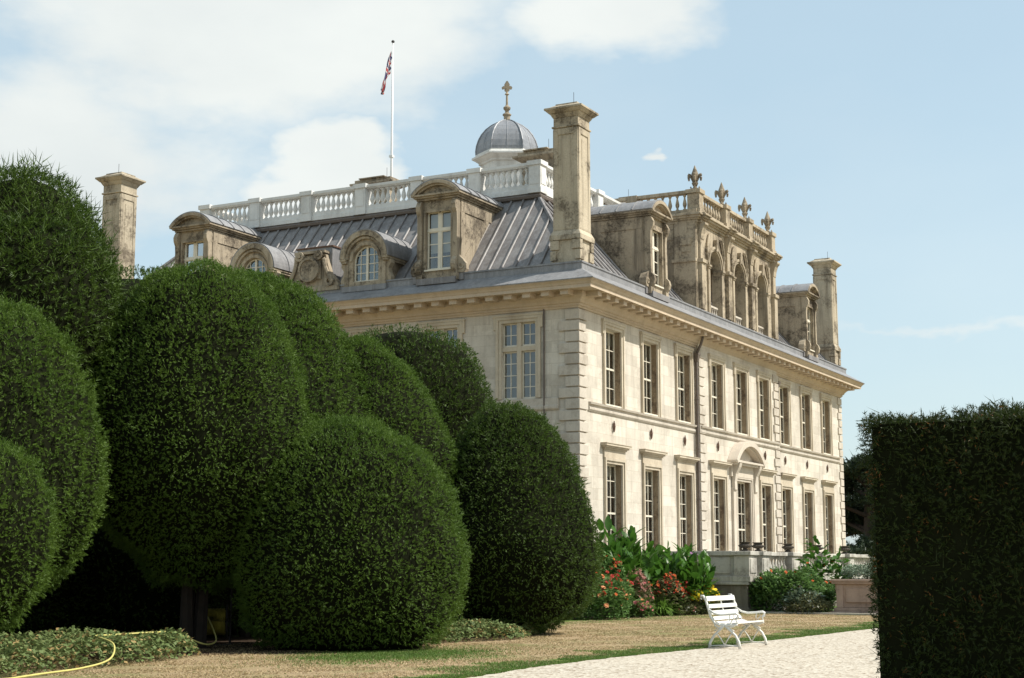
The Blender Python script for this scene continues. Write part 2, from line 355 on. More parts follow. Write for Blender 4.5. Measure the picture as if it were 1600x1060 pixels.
# ------------------------------------------------------------------ ground
def ground():
    m, nt, N, L, b = nodes('dry_lawn_grass')
    p = pos(N, L); n1 = noise(N, L, p, .35, 5, .6); n2 = noise(N, L, p, 2.2, 5, .65); n3 = noise(N, L, p, 30, 5, .75)
    g = N.new('ShaderNodeNewGeometry'); s = N.new('ShaderNodeSeparateXYZ'); L.new(g.outputs['Position'], s.inputs[0])
    c = mixc(N, L, rng(N, L, n2, .35, .68), (.44, .325, .205), (.33, .25, .15))
    def band(sock, a, b_, w):      # watered greener turf by the path edge and by the bed
        n = N.new('ShaderNodeMath'); n.operation = 'MULTIPLY_ADD'; L.new(n2, n.inputs[0]); n.inputs[1].default_value = 1.5; L.new(sock, n.inputs[2])
        u = rng(N, L, n.outputs[0], a-w, a, 0, 1, True); v = rng(N, L, n.outputs[0], b_, b_+w, 1, 0, True)
        k = N.new('ShaderNodeMath'); k.operation = 'MULTIPLY'; L.new(u, k.inputs[0]); L.new(v, k.inputs[1]); return k.outputs[0]
    e = band(s.outputs[1], -10.6, -8.75, .3)
    ln = N.new('ShaderNodeMath'); ln.operation = 'MULTIPLY_ADD'; L.new(s.outputs[0], ln.inputs[0]); ln.inputs[1].default_value = .17; L.new(s.outputs[1], ln.inputs[2])
    e2 = band(ln.outputs[0], -3.5, -.9, .6)
    vd = N.new('ShaderNodeVectorMath'); vd.operation = 'DISTANCE'; L.new(pos(N, L, (.75, 1.3, 1)), vd.inputs[0]); vd.inputs[1].default_value = (-20.9*.75, -6.6*1.3, 0)
    sm_ = N.new('ShaderNodeMath'); sm_.operation = 'MULTIPLY_ADD'; L.new(n2, sm_.inputs[0]); sm_.inputs[1].default_value = 1.6; L.new(vd.outputs['Value'], sm_.inputs[2])
    e3 = rng(N, L, sm_.outputs[0], 1.3, 2.5, .7, 0, True)
    m0 = N.new('ShaderNodeMath'); m0.operation = 'MAXIMUM'; L.new(e2, m0.inputs[0]); L.new(e3, m0.inputs[1])
    mx = N.new('ShaderNodeMath'); mx.operation = 'MAXIMUM'; L.new(e, mx.inputs[0]); L.new(m0.outputs[0], mx.inputs[1])
    pt = rng(N, L, n1, .47, .62, 0, .6)
    mx2 = N.new('ShaderNodeMath'); mx2.operation = 'MAXIMUM'; L.new(mx.outputs[0], mx2.inputs[0]); L.new(pt, mx2.inputs[1])
    c = mixc(N, L, mx2.outputs[0], c, mixc(N, L, n2, (.10, .165, .035), (.16, .19, .055)))
    c = mixc(N, L, rng(N, L, n3, .35, .65, 0, .45), c, mixc(N, L, mx2.outputs[0], (.22, .16, .08), (.05, .10, .02)))
    L.new(c, b.inputs['Base Color']); b.inputs['Roughness'].default_value = 1; b.inputs['Specular IOR Level'].default_value = .05
    bump(N, L, b, n3, .9, .03)
    MT['lawn'] = m
    m, nt, N, L, b = nodes('pale_gravel')
    p = pos(N, L); vo = N.new('ShaderNodeTexVoronoi'); L.new(p, vo.inputs['Vector']); vo.inputs['Scale'].default_value = 21; vo.inputs['Randomness'].default_value = 1
    sp = N.new('ShaderNodeSeparateColor'); L.new(vo.outputs['Color'], sp.inputs[0])
    n1 = noise(N, L, p, .8, 5, .6)
    c = mixc(N, L, sp.outputs[0], (.55, .50, .42), (.33, .28, .215))
    c = mixc(N, L, rng(N, L, n1, .4, .7, 0, .45), c, (.52, .46, .37))
    c = mixc(N, L, rng(N, L, sp.outputs[1], .90, .93), c, (.22, .16, .11))
    L.new(c, b.inputs['Base Color']); b.inputs['Roughness'].default_value = .95; b.inputs['Specular IOR Level'].default_value = .15
    bump(N, L, b, vo.outputs['Distance'], .6, .02)
    MT['gravel'] = m
    MT['soil'] = plain('bed_soil', (.055, .038, .026), 1, .2, scale=4, spec=.05)
    MT['kerb'] = stone('kerb_stone', (.50, .46, .38), (.42, .38, .32), (.2, .17, .13), lichen=.4)
    g = MB(); g.add([(-3000, -3000, 0), (3000, -3000, 0), (3000, 3000, 0), (-3000, 3000, 0)], [(0, 1, 2, 3)])
    tag(g.build('lawn', 'lawn', recalc=False), kind='structure')
    rnd = random.Random(5)
    xs = np.arange(-45, 16.01, .25); e = []
    for x in xs:
        base = np.interp(x, [-45, -28, -24.86, -22.1, -19.8, -16.9, -13.8, -7.5, 16], [-11.5, -10.6, -10.12, -9.88, -9.95, -10.22, -10.3, -10.55, -11.2])
        e.append((x, base+rnd.uniform(-.035, .035)))
    g = MB(); n = len(e); vs = [(x, y, .004) for x, y in e]+[(x, -19, .004) for x, y in e]
    vs += [(-45, -40, .004), (16, -40, .004)]
    g.add(vs, [(i, i+1, n+i+1, n+i) for i in range(n-1)]+[(n, 2*n-1, 2*n+1, 2*n)])
    tag(g.build('gravel_path', 'gravel', recalc=False), kind='structure')
    g = MB(); g.add([(-6.2, -.9, .008), (-4.4, -1.6, .008), (-2.55, -2.35, .008), (.36, -3.05, .008), (3.3, -3.3, .008), (3.5, -3.8, .008), (3.1, -6.9, .008), (3.1, -9, .008), (6, -9, .008), (8, -4.2, .008), (8, 0, .008), (0, 0, .008), (-3, 3, .008), (-7, 3, .008)], [tuple(range(14))])
    tag(g.build('flower_bed_soil', 'soil', recalc=False), kind='structure')
    g = MB(); g.add([(-19.9, -5.3, .010), (-18, -5.1, .010), (-15.2, -3.3, .010), (-8.5, .5, .010), (-6, 3, .010), (-10, 9, .010), (-26, 9, .010), (-27, -2, .010), (-23.2, -3.3, .010), (-21.2, -4.8, .010)], [tuple(range(10))])
    tag(g.build('bare_earth_under_yews', 'soil', recalc=False), kind='structure')
    k = MB()
    k.prism(lambda u, v, z: (2.62+.12*(v-.5), 0, 0) if 0 else (u, z, v), [(3.3, -4.1), (3.52, -4.05), (2.95, -8.6), (2.73, -8.65)], 0, .06)
    tag(k.build('stone_kerb', 'kerb', bev=.01), kind='structure')
    # tufts of grass: along the path edge and thinly over the turf
    R = np.random.default_rng(11); P = []
    n = 60000; x = R.uniform(-26, 2, n); base = np.interp(x, [q[0] for q in e], [q[1] for q in e])
    t = R.random(n); y = base-.03+R.random(n)**1.5*(.75+.35*np.sin(x*1.3)+.3*np.sin(x*3.7+1)+.2*np.sin(x*8.1))
    n2 = 10; x2 = R.uniform(-26, 4, n2); y2 = np.interp(x2, [q[0] for q in e], [q[1] for q in e])+R.uniform(0, 8, n2)
    n3_ = 16000; q1, q2 = R.normal(0, .85, n3_), R.normal(0, .5, n3_); x = np.r_[x, x2, -20.9+q1*1.25]; y = np.r_[y, y2, -6.6+q2*1.3]
    h = R.uniform(.015, .04, len(x)); a = R.uniform(0, 2*pi, len(x)); w = .008
    dx, dy = np.cos(a)*w, np.sin(a)*w; lx, ly = R.normal(0, .02, len(x)), R.normal(0, .02, len(x))
    V = np.stack([np.stack([x-dx, y-dy, 0*x], 1), np.stack([x+dx, y+dy, 0*x], 1), np.stack([x+lx, y+ly, h], 1)], 1).reshape(-1, 3)
    R2 = np.random.default_rng(12); n = 190000
    x = -27+R2.random(n)**1.3*32; y = np.interp(x, [q[0] for q in e], [q[1] for q in e])+.1+R2.random(n)*8
    dd_ = np.hypot((x+20.9)*.75, (y+6.6)*1.3); kk = dd_ > 1.0+.5*R2.random(n); x, y = x[kk], y[kk]; n = len(x)
    cl = np.sin(x*3.1+np.sin(y*2.3)*2)+np.sin(y*4.3+x*1.7)+np.sin(x*9+y*7)*.6; k = cl+R2.normal(0, .8, n) > -.3; x, y = x[k], y[k]; n = len(x)
    h = R2.uniform(.008, .028, n); a = R2.uniform(0, 2*pi, n); dx, dy = np.cos(a)*.012, np.sin(a)*.012; lx, ly = R2.normal(0, .03, n), R2.normal(0, .03, n)
    V2 = np.stack([np.stack([x-dx, y-dy, 0*x], 1), np.stack([x+dx, y+dy, 0*x], 1), np.stack([x+lx, y+ly, h], 1)], 1).reshape(-1, 3)
    MT['straw'] = foliage('dry_grass_blades', (.45, .335, .21), (.34, .265, .14), (.14, .17, .045), trans=.3, scale=.7, amt3=.12)
    tag(np_mesh('dry_grass', V2, np.arange(len(V2)).reshape(-1, 3), 'straw'), 'straw-coloured dry grass over most of the lawn', 'grass', kind='stuff')
    MT['grass'] = foliage('grass_blades', (.07, .14, .025), (.11, .17, .035), (.30, .24, .12), trans=.3, scale=.9, amt3=.12)
    tag(np_mesh('grass', V, np.arange(len(V)).reshape(-1, 3), 'grass'), 'short grass blades of the dry lawn and its green edge', 'grass', kind='stuff')
ground()

# ------------------------------------------------------------------ the house
ZO = -.2
house = empty('country_house', (0, 0, ZO))
tag(house, 'large pale stone country house with lead roof, dormers, tall chimneys and cupola', 'country house')
LX, LY = 29.0, 19.6
BW = [2.59, 5.68, 8.77, 11.80, 14.53, 17.26, 20.29, 23.38, 26.47]
AW = [2.06, 4.86, 7.6, 9.8, 12.05, 14.8, 17.5]
ZT = 9.62

def wall_panel(mb, F, u0, u1, z0, z1, v, openings, rec):
    us = sorted({u0, u1, *[o[0] for o in openings], *[o[1] for o in openings]})
    zs = sorted({z0, z1, *[o[2] for o in openings], *[o[3] for o in openings]})
    for i in range(len(us)-1):
        for j in range(len(zs)-1):
            uc, zc = (us[i]+us[i+1])/2, (zs[j]+zs[j+1])/2
            if any(o[0] < uc < o[1] and o[2] < zc < o[3] for o in openings): continue
            mb.add([F(us[i], v, zs[j]), F(us[i+1], v, zs[j]), F(us[i+1], v, zs[j+1]), F(us[i], v, zs[j+1])], [(0, 1, 2, 3)])
    for a, b, c, d in openings:
        r = v-rec
        mb.add([F(a, v, c), F(a, r, c), F(a, r, d), F(a, v, d)], [(0, 1, 2, 3)])
        mb.add([F(b, v, c), F(b, r, c), F(b, r, d), F(b, v, d)], [(0, 1, 2, 3)])
        mb.add([F(a, v, c), F(b, v, c), F(b, r, c), F(a, r, c)], [(0, 1, 2, 3)])
        mb.add([F(a, v, d), F(b, v, d), F(b, r, d), F(a, r, d)], [(0, 1, 2, 3)])
HW = .62
def build_walls():
    w = MB(); ops = []
    for i, c in enumerate(BW):
        ops.append((c-HW, c+HW, 6.68, 9.16))
        ops.append((c-HW, c+HW, 1.75, 4.84) if i != 4 else (c-.80, c+.80, 1.2, 4.86))
    wall_panel(w, FB, 0, 9.95, 0, ZT, 0, [o for o in ops if o[1] < 9.95], .42)
    wall_panel(w, FB, 9.95, 19.05, 0, ZT+.05, .13, [o for o in ops if 9.95 < o[0] < 19.05], .42)
    wall_panel(w, FB, 19.05, LX, 0, ZT, 0, [o for o in ops if o[0] > 19.05], .42)
    for u in (9.95, 19.05): w.add([FB(u, 0, 0), FB(u, .13, 0), FB(u, .13, ZT+.05), FB(u, 0, ZT+.05)], [(0, 1, 2, 3)])
    wall_panel(w, FA, 0, LY, 0, ZT, 0, [(c-.6, c+.6, 6.79, 9.2) for c in AW], .35)
    wall_panel(w, FC, 0, LY, 0, ZT, 0, [], .2)
    wall_panel(w, FD, 0, LX, 0, ZT, 0, [], .2)
    w.build('wall', 'wall', house)
    i_ = MB()
    i_.add([FB(.5, -2.6, 0), FB(28.5, -2.6, 0), FB(28.5, -2.6, 9.9), FB(.5, -2.6, 9.9)], [(0, 1, 2, 3)])
    i_.add([FA(2.6, -2.2, 0), FA(19, -2.2, 0), FA(19, -2.2, 9.9), FA(2.6, -2.2, 9.9)], [(0, 1, 2, 3)])
    for z in (1.2, 5.75, 9.5): i_.add([FB(.45, -.45, z), FB(28.5, -.45, z), FB(28.5, -2.6, z), FB(.45, -2.6, z)], [(0, 1, 2, 3)])
    for z in (5.75, 9.5): i_.add([FA(.45, -.45, z), FA(19, -.45, z), FA(19, -2.2, z), FA(.45, -2.2, z)], [(0, 1, 2, 3)])
    i_.build('interior_wall', 'inside', house, recalc=False)
    # string courses and plinth
    s = MB()
    for a, b, d in ((.66, 9.95, 0), (9.95, 19.05, .13), (19.05, 28.4, 0)):
        s.prism(lambda u, v, z, a=a, b=b: FB(v, u, z), [(d-.02, 6.38), (d+.03, 6.38), (d+.07, 6.44), (d+.07, 6.50), (d+.04, 6.52), (d+.04, 6.58), (d+.11, 6.60), (d+.13, 6.66), (d-.02, 6.675)], a+.005, b-.005)
    s.prism(lambda u, v, z: FA(v, u, z), [(-.02, 6.39), (.04, 6.39), (.07, 6.44), (.07, 6.52), (.05, 6.54), (.05, 6.76), (-.02, 6.775)], .66, LY-.66)
    s.prism(lambda u, v, z: FB(v, u, z), [(-.02, 0), (.22, 0), (.22, 1.15), (.12, 1.3), (-.02, 1.3)], .01, LX)
    s.build('string_course', 'quoin', house)
    # quoins
    h = .347
    qs = [MB() for _ in range(5)]; z = 6.39-.347*15; k = 0
    while z < 9.4:
        wide = (k % 2 == 0); a = .64 if wide else .41; b_ = .56 if not wide else .42; t = min(z+h-.042, 9.5)
        qs[0].box(FI, -.075, b_, -.075, a, z, t); qs[1].box(FI, LX-b_, LX+.055, -.055, a, z, t); qs[2].box(FI, -.055, b_, LY-a, LY+.055, z, t)
        qs[3].box(FB, 9.90, 9.98+b_, -.02, .185, z, t); qs[4].box(FB, 19.02-b_, 19.10, -.02, .185, z, t)
        z += h; k += 1
    for q in qs: q.build('quoin', 'quoin', house, bev=.012)
build_walls()

def build_cornice():
    c = MB()
    prof = [(-.05, 9.52), (.05, 9.52), (.06, 9.57), (.10, 9.59), (.10, 9.65), (.15, 9.67), (.18, 9.74), (.25, 9.82), (.30, 9.86), (.30, 10.00), (.78, 10.00), (.78, 9.985), (.81, 9.985), (.81, 10.09), (.83, 10.10), (.86, 10.155), (.91, 10.20), (.93, 10.21), (.93, 10.255), (-.05, 10.30)]
    c.ring(0, 0, LX, LY, prof)
    co = c.build('cornice', 'cornice', house)
    m = MB(); m.box(FB, -.135, .135, .28, .70, 9.84, 10.002); m.box(FB, -.155, .155, .28, .725, 9.965, 10.003)
    first = m.build('modillion', 'cornice', co)
    n = 45
    for i in range(n):
        u = .10+(LX-.2)*i/(n-1)
        o = first if i == 0 else first.copy()
        if i: col.objects.link(o); o.parent = co
        o.location = (u, 0, 0)
    m = MB(); m.box(FA, -.135, .135, .28, .70, 9.84, 10.002); m.box(FA, -.155, .155, .28, .725, 9.965, 10.003)
    f2 = m.build('modillion', 'cornice', co)
    for i in range(30):
        o = f2 if i == 0 else f2.copy()
        if i: col.objects.link(o); o.parent = co
        o.location = (0, .14+.652*i, 0)
    # far returns, merged
    # lead on top of the cornice, gutter upstand
    l = MB(); l.ring(0, 0, LX, LY, [(.955, 10.235), (.955, 10.262), (.92, 10.285), (.26, 10.68), (.26, 10.87), (.29, 10.88), (.29, 10.93), (.14, 10.93), (.12, 10.80), (0, 10.78)])
    l.build('gutter', 'lead_light', house)
build_cornice()

RB, RZ0, RZ1 = 2.75, 10.79, 13.95     # roof run, foot and head
def build_roof():
    r = MB()
    r.ring(0, 0, LX, LY, [(0, RZ0), (-RB, RZ1)])
    r.add([(RB, RB, RZ1), (LX-RB, RB, RZ1), (LX-RB, LY-RB, RZ1), (RB, LY-RB, RZ1)], [(0, 1, 2, 3)])
    sl = (RZ1-RZ0)/RB
    def roll(p, q, rad=.038): r.tube([p, q], rad, 6)
    for k in range(1, int(LX/.46)):
        u = .46*k; t = min(1, u/RB, (LX-u)/RB)
        roll((u, .02, RZ0+.06), (u, RB*t-.02, RZ0+.03+(RZ1-RZ0)*t))
    for k in range(1, int(LY/.46)):
        u = .46*k; t = min(1, u/RB, (LY-u)/RB)
        roll((.02, u, RZ0+.06), (RB*t-.02, u, RZ0+.03+(RZ1-RZ0)*t))
    for a, b in (((0, 0), (RB, RB)), ((LX, 0), (LX-RB, RB)), ((0, LY), (RB, LY-RB)), ((LX, LY), (LX-RB, LY-RB))):
        roll((a[0], a[1], RZ0+.02), (b[0], b[1], RZ1+.03), .075)
    ro = r.build('roof', 'lead', house)
    t = MB(); t.ring(RB, RB, LX-RB, LY-RB, [(-.05, 13.90), (.10, 13.84), (.19, 13.86), (.21, 13.94), (.16, 13.99), (.10, 14.0), (.09, 14.05), (-.05, 14.10)])
    t.build('roof_kerb_roll', MT['pipe'], ro)
build_roof()

def baluster_mb(h, w=.085):
    b = MB(); s = h/.62
    pr = [(w*.95, 0), (w*.95, .05*s), (w*.55, .07*s), (w*.5, .10*s), (w*1.0, .19*s), (w*1.08, .24*s), (w*.85, .33*s), (w*.5, .44*s), (w*.42, .50*s), (w*.7, .53*s), (w*.7, .55*s), (w*.95, .57*s), (w*.95, .62*s)]
    b.lathe((0, 0, 0), pr, 8); return b
def build_roof_balustrade():
    b = MB(); o = RB+.05; x0, y0, x1, y1 = o, o, LX-o, LY-o
    b.ring(x0, y0, x1, y1, [(-.17, 14.05), (.17, 14.05), (.17, 14.20), (.13, 14.22), (.13, 14.36), (-.13, 14.36), (-.13, 14.22), (-.17, 14.20)], closed=True)
    b.ring(x0, y0, x1, y1, [(-.13, 14.97), (.13, 14.97), (.18, 15.03), (.18, 15.12), (-.18, 15.12), (-.18, 15.03)], closed=True)
    ys = [y0+2.333*k*(y1-y0)/(2.333*6) for k in range(7)]
    nb = 9; xs = [x0+(x1-x0)*k/10 for k in range(11)]
    def pier(x, y):
        b.box(FI, x-.25, x+.25, y-.25, y+.25, 14.04, 14.22); b.box(FI, x-.22, x+.22, y-.22, y+.22, 14.22, 15.00); b.box(FI, x-.27, x+.27, y-.27, y+.27, 15.0, 15.155)
        b.box(FI, x-.17, x+.17, y-.235, y+.235, 14.34, 14.90); b.box(FI, x-.235, x+.235, y-.17, y+.17, 14.34, 14.90)
    for y in ys: pier(x0, y); pier(x1, y)
    for x in xs[1:-1]: pier(x, y0); pier(x, y1)
    bo = b.build('roof_balustrade', 'white_stone', house)
    first = baluster_mb(.62).build('baluster', 'white_stone', bo, smooth=True)
    pts = []
    for k in range(6):
        for j in range(8):
            pts.append((x0, ys[k]+.40+(ys[k+1]-ys[k]-.80)*j/7, 14.355))
    for k in range(2):
        for j in range(8): pts.append((xs[k]+.40+(xs[k+1]-xs[k]-.8)*j/7, y0, 14.355))
    for i, p in enumerate(pts):
        q = first if i == 0 else first.copy()
        if i: col.objects.link(q); q.parent = bo
        q.location = p
build_roof_balustrade()

# ---- sash windows on the long front
def sash(mb, F, u0, u1, z0, z1, v, cols, rows, split, fw=.05, bar=.012, d=.05):
    mb.box(F, u0, u0+fw, v-d, v+.01, z0, z1); mb.box(F, u1-fw, u1, v-d, v+.01, z0, z1)
    mb.box(F, u0+fw, u1-fw, v-d, v+.01, z1-fw, z1); mb.box(F, u0+fw, u1-fw, v-d, v+.01, z0, z0+fw*1.5)
    zm = z0+(z1-z0)*split
    if split: mb.box(F, u0+fw, u1-fw, v-d, v+.012, zm-.03, zm+.03)
    for k in range(1, cols):
        u = u0+(u1-u0)*k/cols; mb.box(F, u-bar, u+bar, v-d*.7, v-.005, z0+fw, z1-fw)
    segs = [(z0, zm, rows[0]), (zm, z1, rows[1])] if split else [(z0, z1, rows[0])]
    for a, b, n in segs:
        for k in range(1, n): z = a+(b-a)*k/n; mb.box(F, u0+fw, u1-fw, v-d*.65, v-.008, z-bar, z+bar)
def sides(mb, F, u0, u1, z0, z1, w, v0, v1):
    mb.box(F, u0-w, u0, v0, v1, z0, z1+w); mb.box(F, u1, u1+w, v0, v1, z0, z1+w); mb.box(F, u0, u1, v0, v1, z1, z1+w)
def win_upper(c, v=0.):
    a, b, z0, z1 = -HW, HW, 6.68, 9.16
    m = MB(); sides(m, FB, a, b, z0, z1, .10, v-.0, v+.05); sides(m, FB, a-.10, b+.10, z0, z1+.10, .08, v, v+.085)
    m.box(FB, a-.24, a-.18, v, v+.07, 8.95, 9.43); m.box(FB, b+.18, b+.24, v, v+.07, 8.95, 9.43); m.box(FB, a-.26, b+.26, v, v+.10, 9.345, 9.43)
    w = m.build('window', 'trim', house, loc=(c, 0, 0))
    s = MB(); sash(s, FB, a+.002, b-.002, z0+.002, z1-.002, v-.20, 3, (2, 2), .5); s.box(FB, a+.01, b-.01, v-.17, v+.03, z0+.001, z0+.05)
    s.build('sash', 'paint', w)
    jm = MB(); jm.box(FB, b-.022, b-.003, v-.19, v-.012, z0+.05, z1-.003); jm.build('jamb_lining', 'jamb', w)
    g = MB(); g.add([FB(a, v-.225, z0), FB(b, v-.225, z0), FB(b, v-.225, z1), FB(a, v-.225, z1)], [(0, 1, 2, 3)]); g.build('pane', 'glass', w, recalc=False)
    k = MB()
    for s_ in (-1, 1):
        n = 9
        vs = []
        for i in range(n):
            u = s_*(HW+.05-.30*i/(n-1)); vs += [FB(u, v-.42-.03*(i % 2), z0), FB(u, v-.42-.03*(i % 2), z1)]
        k.add(vs, [(2*i, 2*i+1, 2*i+3, 2*i+2) for i in range(n-1)])
    k.build('curtain', 'blind', w, recalc=False)
    return w
def win_ground(c, v=0., door=False):
    a, b, z0, z1 = (-HW, HW, 1.75, 4.84) if not door else (-.8, .8, 1.2, 4.86)
    m = MB(); sides(m, FB, a, b, z0, z1, .09, v, v+.05); sides(m, FB, a-.09, b+.09, z0, z1+.09, .09, v, v+.09); 
    if not door:
        m.box(FB, a-.20, b+.20, v, v+.06, 5.02, 5.30)
        for q, o, zz in ((.24, .10, 5.28), (.30, .15, 5.33), (.36, .21, 5.385)): m.box(FB, a-q, b+q, v, v+o, zz, zz+.055+(.02 if q > .35 else 0))
        m.box(FB, a-.38, b+.38, v, v+.23, 5.455, 5.475)
        m.box(FB, a-.2, b+.2, v, v+.12, z0-.1, z0)
    w = m.build('window', 'trim' if not door else 'door_paint', house, loc=(c, 0, 0))
    s = MB(); sash(s, FB, a+.002, b-.002, z0+.002, z1-.002, v-.20, 3 if not door else 4, (3, 3), .5)
    s.build('sash', 'paint', w)
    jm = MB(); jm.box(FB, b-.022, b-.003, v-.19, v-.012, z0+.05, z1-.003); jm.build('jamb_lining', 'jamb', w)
    g = MB(); g.add([FB(a, v-.225, z0), FB(b, v-.225, z0), FB(b, v-.225, z1), FB(a, v-.225, z1)], [(0, 1, 2, 3)]); g.build('pane', 'glass', w, recalc=False)
    sh = MB()
    if not door:
        for s_ in (-1, 1): sh.box(FB, s_*(HW+.02)-.14, s_*(HW+.02)+.14, v-.46, v-.43, z0, z1)
        sh.build('shutter', 'rust', w)
    return w
wu = win_upper(BW[0]); wg = win_ground(BW[0])
for c in BW[1:3]+BW[6:]:
    o = copy_tree(wu, house); o.location.x = c; o = copy_tree(wg, house); o.location.x = c
for c in BW[3:6]: o = copy_tree(wu, house); o.location = (c, -.13, 0)
for c in (BW[3], BW[5]): o = copy_tree(wg, house); o.location = (c, -.13, 0)
win_ground(BW[4], .13, door=True)
rb = random.Random(4)
for w_ in [o for o in house.children if o.name.startswith('window')]:
    up = any(abs(v.co.z-9.43) < .001 for v in w_.data.vertices)
    fr = rb.choice((0, .18, .3, .42, .5)) if up else rb.choice((0, 0, .12, .25))
    if not fr: continue
    z0, z1 = (6.68, 9.16) if up else (1.75, 4.84)
    b = MB(); b.add([FB(-.60, -.31, z1-(z1-z0)*fr), FB(.60, -.31, z1-(z1-z0)*fr), FB(.60, -.31, z1), FB(-.60, -.31, z1)], [(0, 1, 2, 3)]); b.build('roller_blind', 'blind', w_, recalc=False)
def door_case():
    c = BW[4]; d = MB(); F = lambda u, v, z: FB(c+u, v+.13, z)
    for s in (-1, 1):
        u = s*1.18
        d.box(F, u-.15, u+.15, 0, .10, 1.2, 4.6)
        # scrolled bracket
        pts = [(.10, 4.45), (.16, 4.5), (.15, 4.8), (.20, 5.1), (.33, 5.35), (.37, 5.5), (.02, 5.5), (.02, 4.45)]
        d.prism(lambda v, t, z, u=u: F(u+t, v, z), pts, -.13, .13)
    d.box(F, -1.5, 1.5, 0, .10, 5.0, 5.44)
    d.box(F, -1.62, 1.62, 0, .30, 5.44, 5.52); d.box(F, -1.70, 1.70, 0, .38, 5.52, 5.60)
    R = (1.7**2+.80**2)/(1.6); th = math.asin(1.7/R)
    d.arc(F, 0, 5.60-(R-.80), R-.20, R, pi/2+th, pi/2-th, 0.003, .40, 24)
    d.arc(F, 0, 5.60-(R-.80), R-.26, R-.20, pi/2+th*.93, pi/2-th*.93, 0.003, .28, 24)
    d.build('door_pediment', 'door_paint', house, bev=.008)
door_case()
# wall anchors between the storeys
def anchors():
    m = MB()
    for z, r in ((6.12, .055), (6.0, .075)):
        pts = [FB(r*cos(t), .045, z+r*sin(t)) for t in np.linspace(0, 2*pi, 13)]; m.tube(pts, .014, 5)
    m.tube([FB(0, .045, 5.86), FB(0, .05, 6.22)], .018, 5)
    m.tube([FB(-.07, .045, 6.12), FB(-.095, .045, 6.06), FB(-.06, .045, 5.93), FB(0, .045, 5.88)], .013, 5)
    m.tube([FB(.07, .045, 6.12), FB(.095, .045, 6.06), FB(.06, .045, 5.93), FB(0, .045, 5.88)], .013, 5)
    m.add([FB(.02, 0, 5.95), FB(.02, .05, 5.95), FB(.02, .05, 6.15), FB(.02, 0, 6.15)], [(0, 1, 2, 3)])
    f = m.build('wall_anchor', 'rust', house)
    for i, c in enumerate(BW):
        if i == 4: continue
        o = f if i == 0 else f.copy()
        if i: col.objects.link(o); o.parent = house
        o.location = (c-.03, -.13 if 3 <= i <= 5 else 0, 0)
anchors()
# cross windows on the short front
def win_cross(c):
    m = MB(); a, b, z0, z1 = -.6, .6, 6.79, 9.2
    sides(m, FA, a, b, z0, z1, .10, 0, .04); sides(m, FA, a-.10, b+.10, z0, z1+.10, .09, 0, .075)
    m.box(FA, a-.27, a-.19, 0, .07, 9.0, 9.44); m.box(FA, b+.19, b+.27, 0, .07, 9.0, 9.44); m.box(FA, a-.29, b+.29, 0, .09, 9.392, 9.46)
    m.box(FA, -.075, .075, -.18, -.01, z0, z1); m.box(FA, a, -.078, -.17, -.02, 8.30, 8.45); m.box(FA, .078, b, -.17, -.02, 8.30, 8.45)
    w = m.build('window', 'trim', house, loc=(0, c, 0), bev=.006)
    s = MB()
    for u0, u1 in ((a+.003, -.08), (.08, b-.003)):
        sash(s, FA, u0, u1, z0+.005, 8.295, -.12, 2, (4,), 0, .035, .012, .04); sash(s, FA, u0, u1, 8.455, z1-.005, -.12, 2, (2,), 0, .035, .012, .04)
    s.build('sash', 'paint', w)
    g = MB(); g.add([FA(a, -.145, z0), FA(b, -.145, z0), FA(b, -.145, z1), FA(a, -.145, z1)], [(0, 1, 2, 3)]); g.build('pane', 'glass', w, recalc=False)
    return w
wc = win_cross(AW[0])
for c in AW[1:]: o = copy_tree(wc, house); o.location.y = c

# pipes
def pipes():
    p = MB(); p.tube([FB(9.80, .12, 0), FB(9.80, .12, 9.15)], .052, 8)
    p.frus(FB, 9.74, 9.86, .03, .18, 8.98, 9.64, 9.88, .01, .25, 9.22); p.box(FB, 9.63, 9.89, .01, .26, 9.22, 9.28); p.tube([FB(9.8, .15, 9.3), FB(9.8, .3, 9.6), FB(9.8, .4, 9.9)], .05, 6)
    for z in (2.2, 4.0, 5.8, 7.6): p.tube([FB(9.80, .12, z), FB(9.80, .12, z+.10)], .068, 8)
    p.build('drainpipe', 'pipe', house)
    p = MB(); p.tube([FB(19.2, .10, 0), FB(19.2, .10, 9.2)], .05, 8); p.frus(FB, 19.14, 19.26, .02, .16, 9.0, 19.08, 19.34, .01, .24, 9.25); p.build('drainpipe', 'pipe', house)
    p = MB(); p.tube([FA(1.15, .05, 0), FA(1.15, .05, 9.55)], .027, 6); p.build('drainpipe', 'pipe', house)
pipes()

# ---- dormers
def console(mb, F, u, w, v, z0, z1):
    """scrolled pilaster strip flanking a dormer"""
    H = z1-z0
    pr = [(v-.1, z0), (v+.10, z0), (v+.20, z0+.10), (v+.24, z0+.25), (v+.20, z0+.40), (v+.11, z0+.50), (v+.09, z0+.7*H), (v+.11, z0+.80*H), (v+.19, z0+.86*H), (v+.21, z0+.92*H), (v+.15, z0+.97*H), (v+.1, z1), (v-.1, z1)]
    mb.prism(lambda a, t, z: F(u+t, a, z), pr, -w/2, w/2)
def side_scroll(mb, F, u, s, v, z):
    pts = [(u, z), (u+s*.24, z), (u+s*.30, z+.12), (u+s*.28, z+.30), (u+s*.18, z+.44), (u+s*.06, z+.54), (u, z+.62)]
    mb.prism(F, pts, v-.22, v+.04)
    mb.arc(F, u+s*.15, z+.20, .05, .10, 0, 2*pi, v+.03, v+.07, 12)
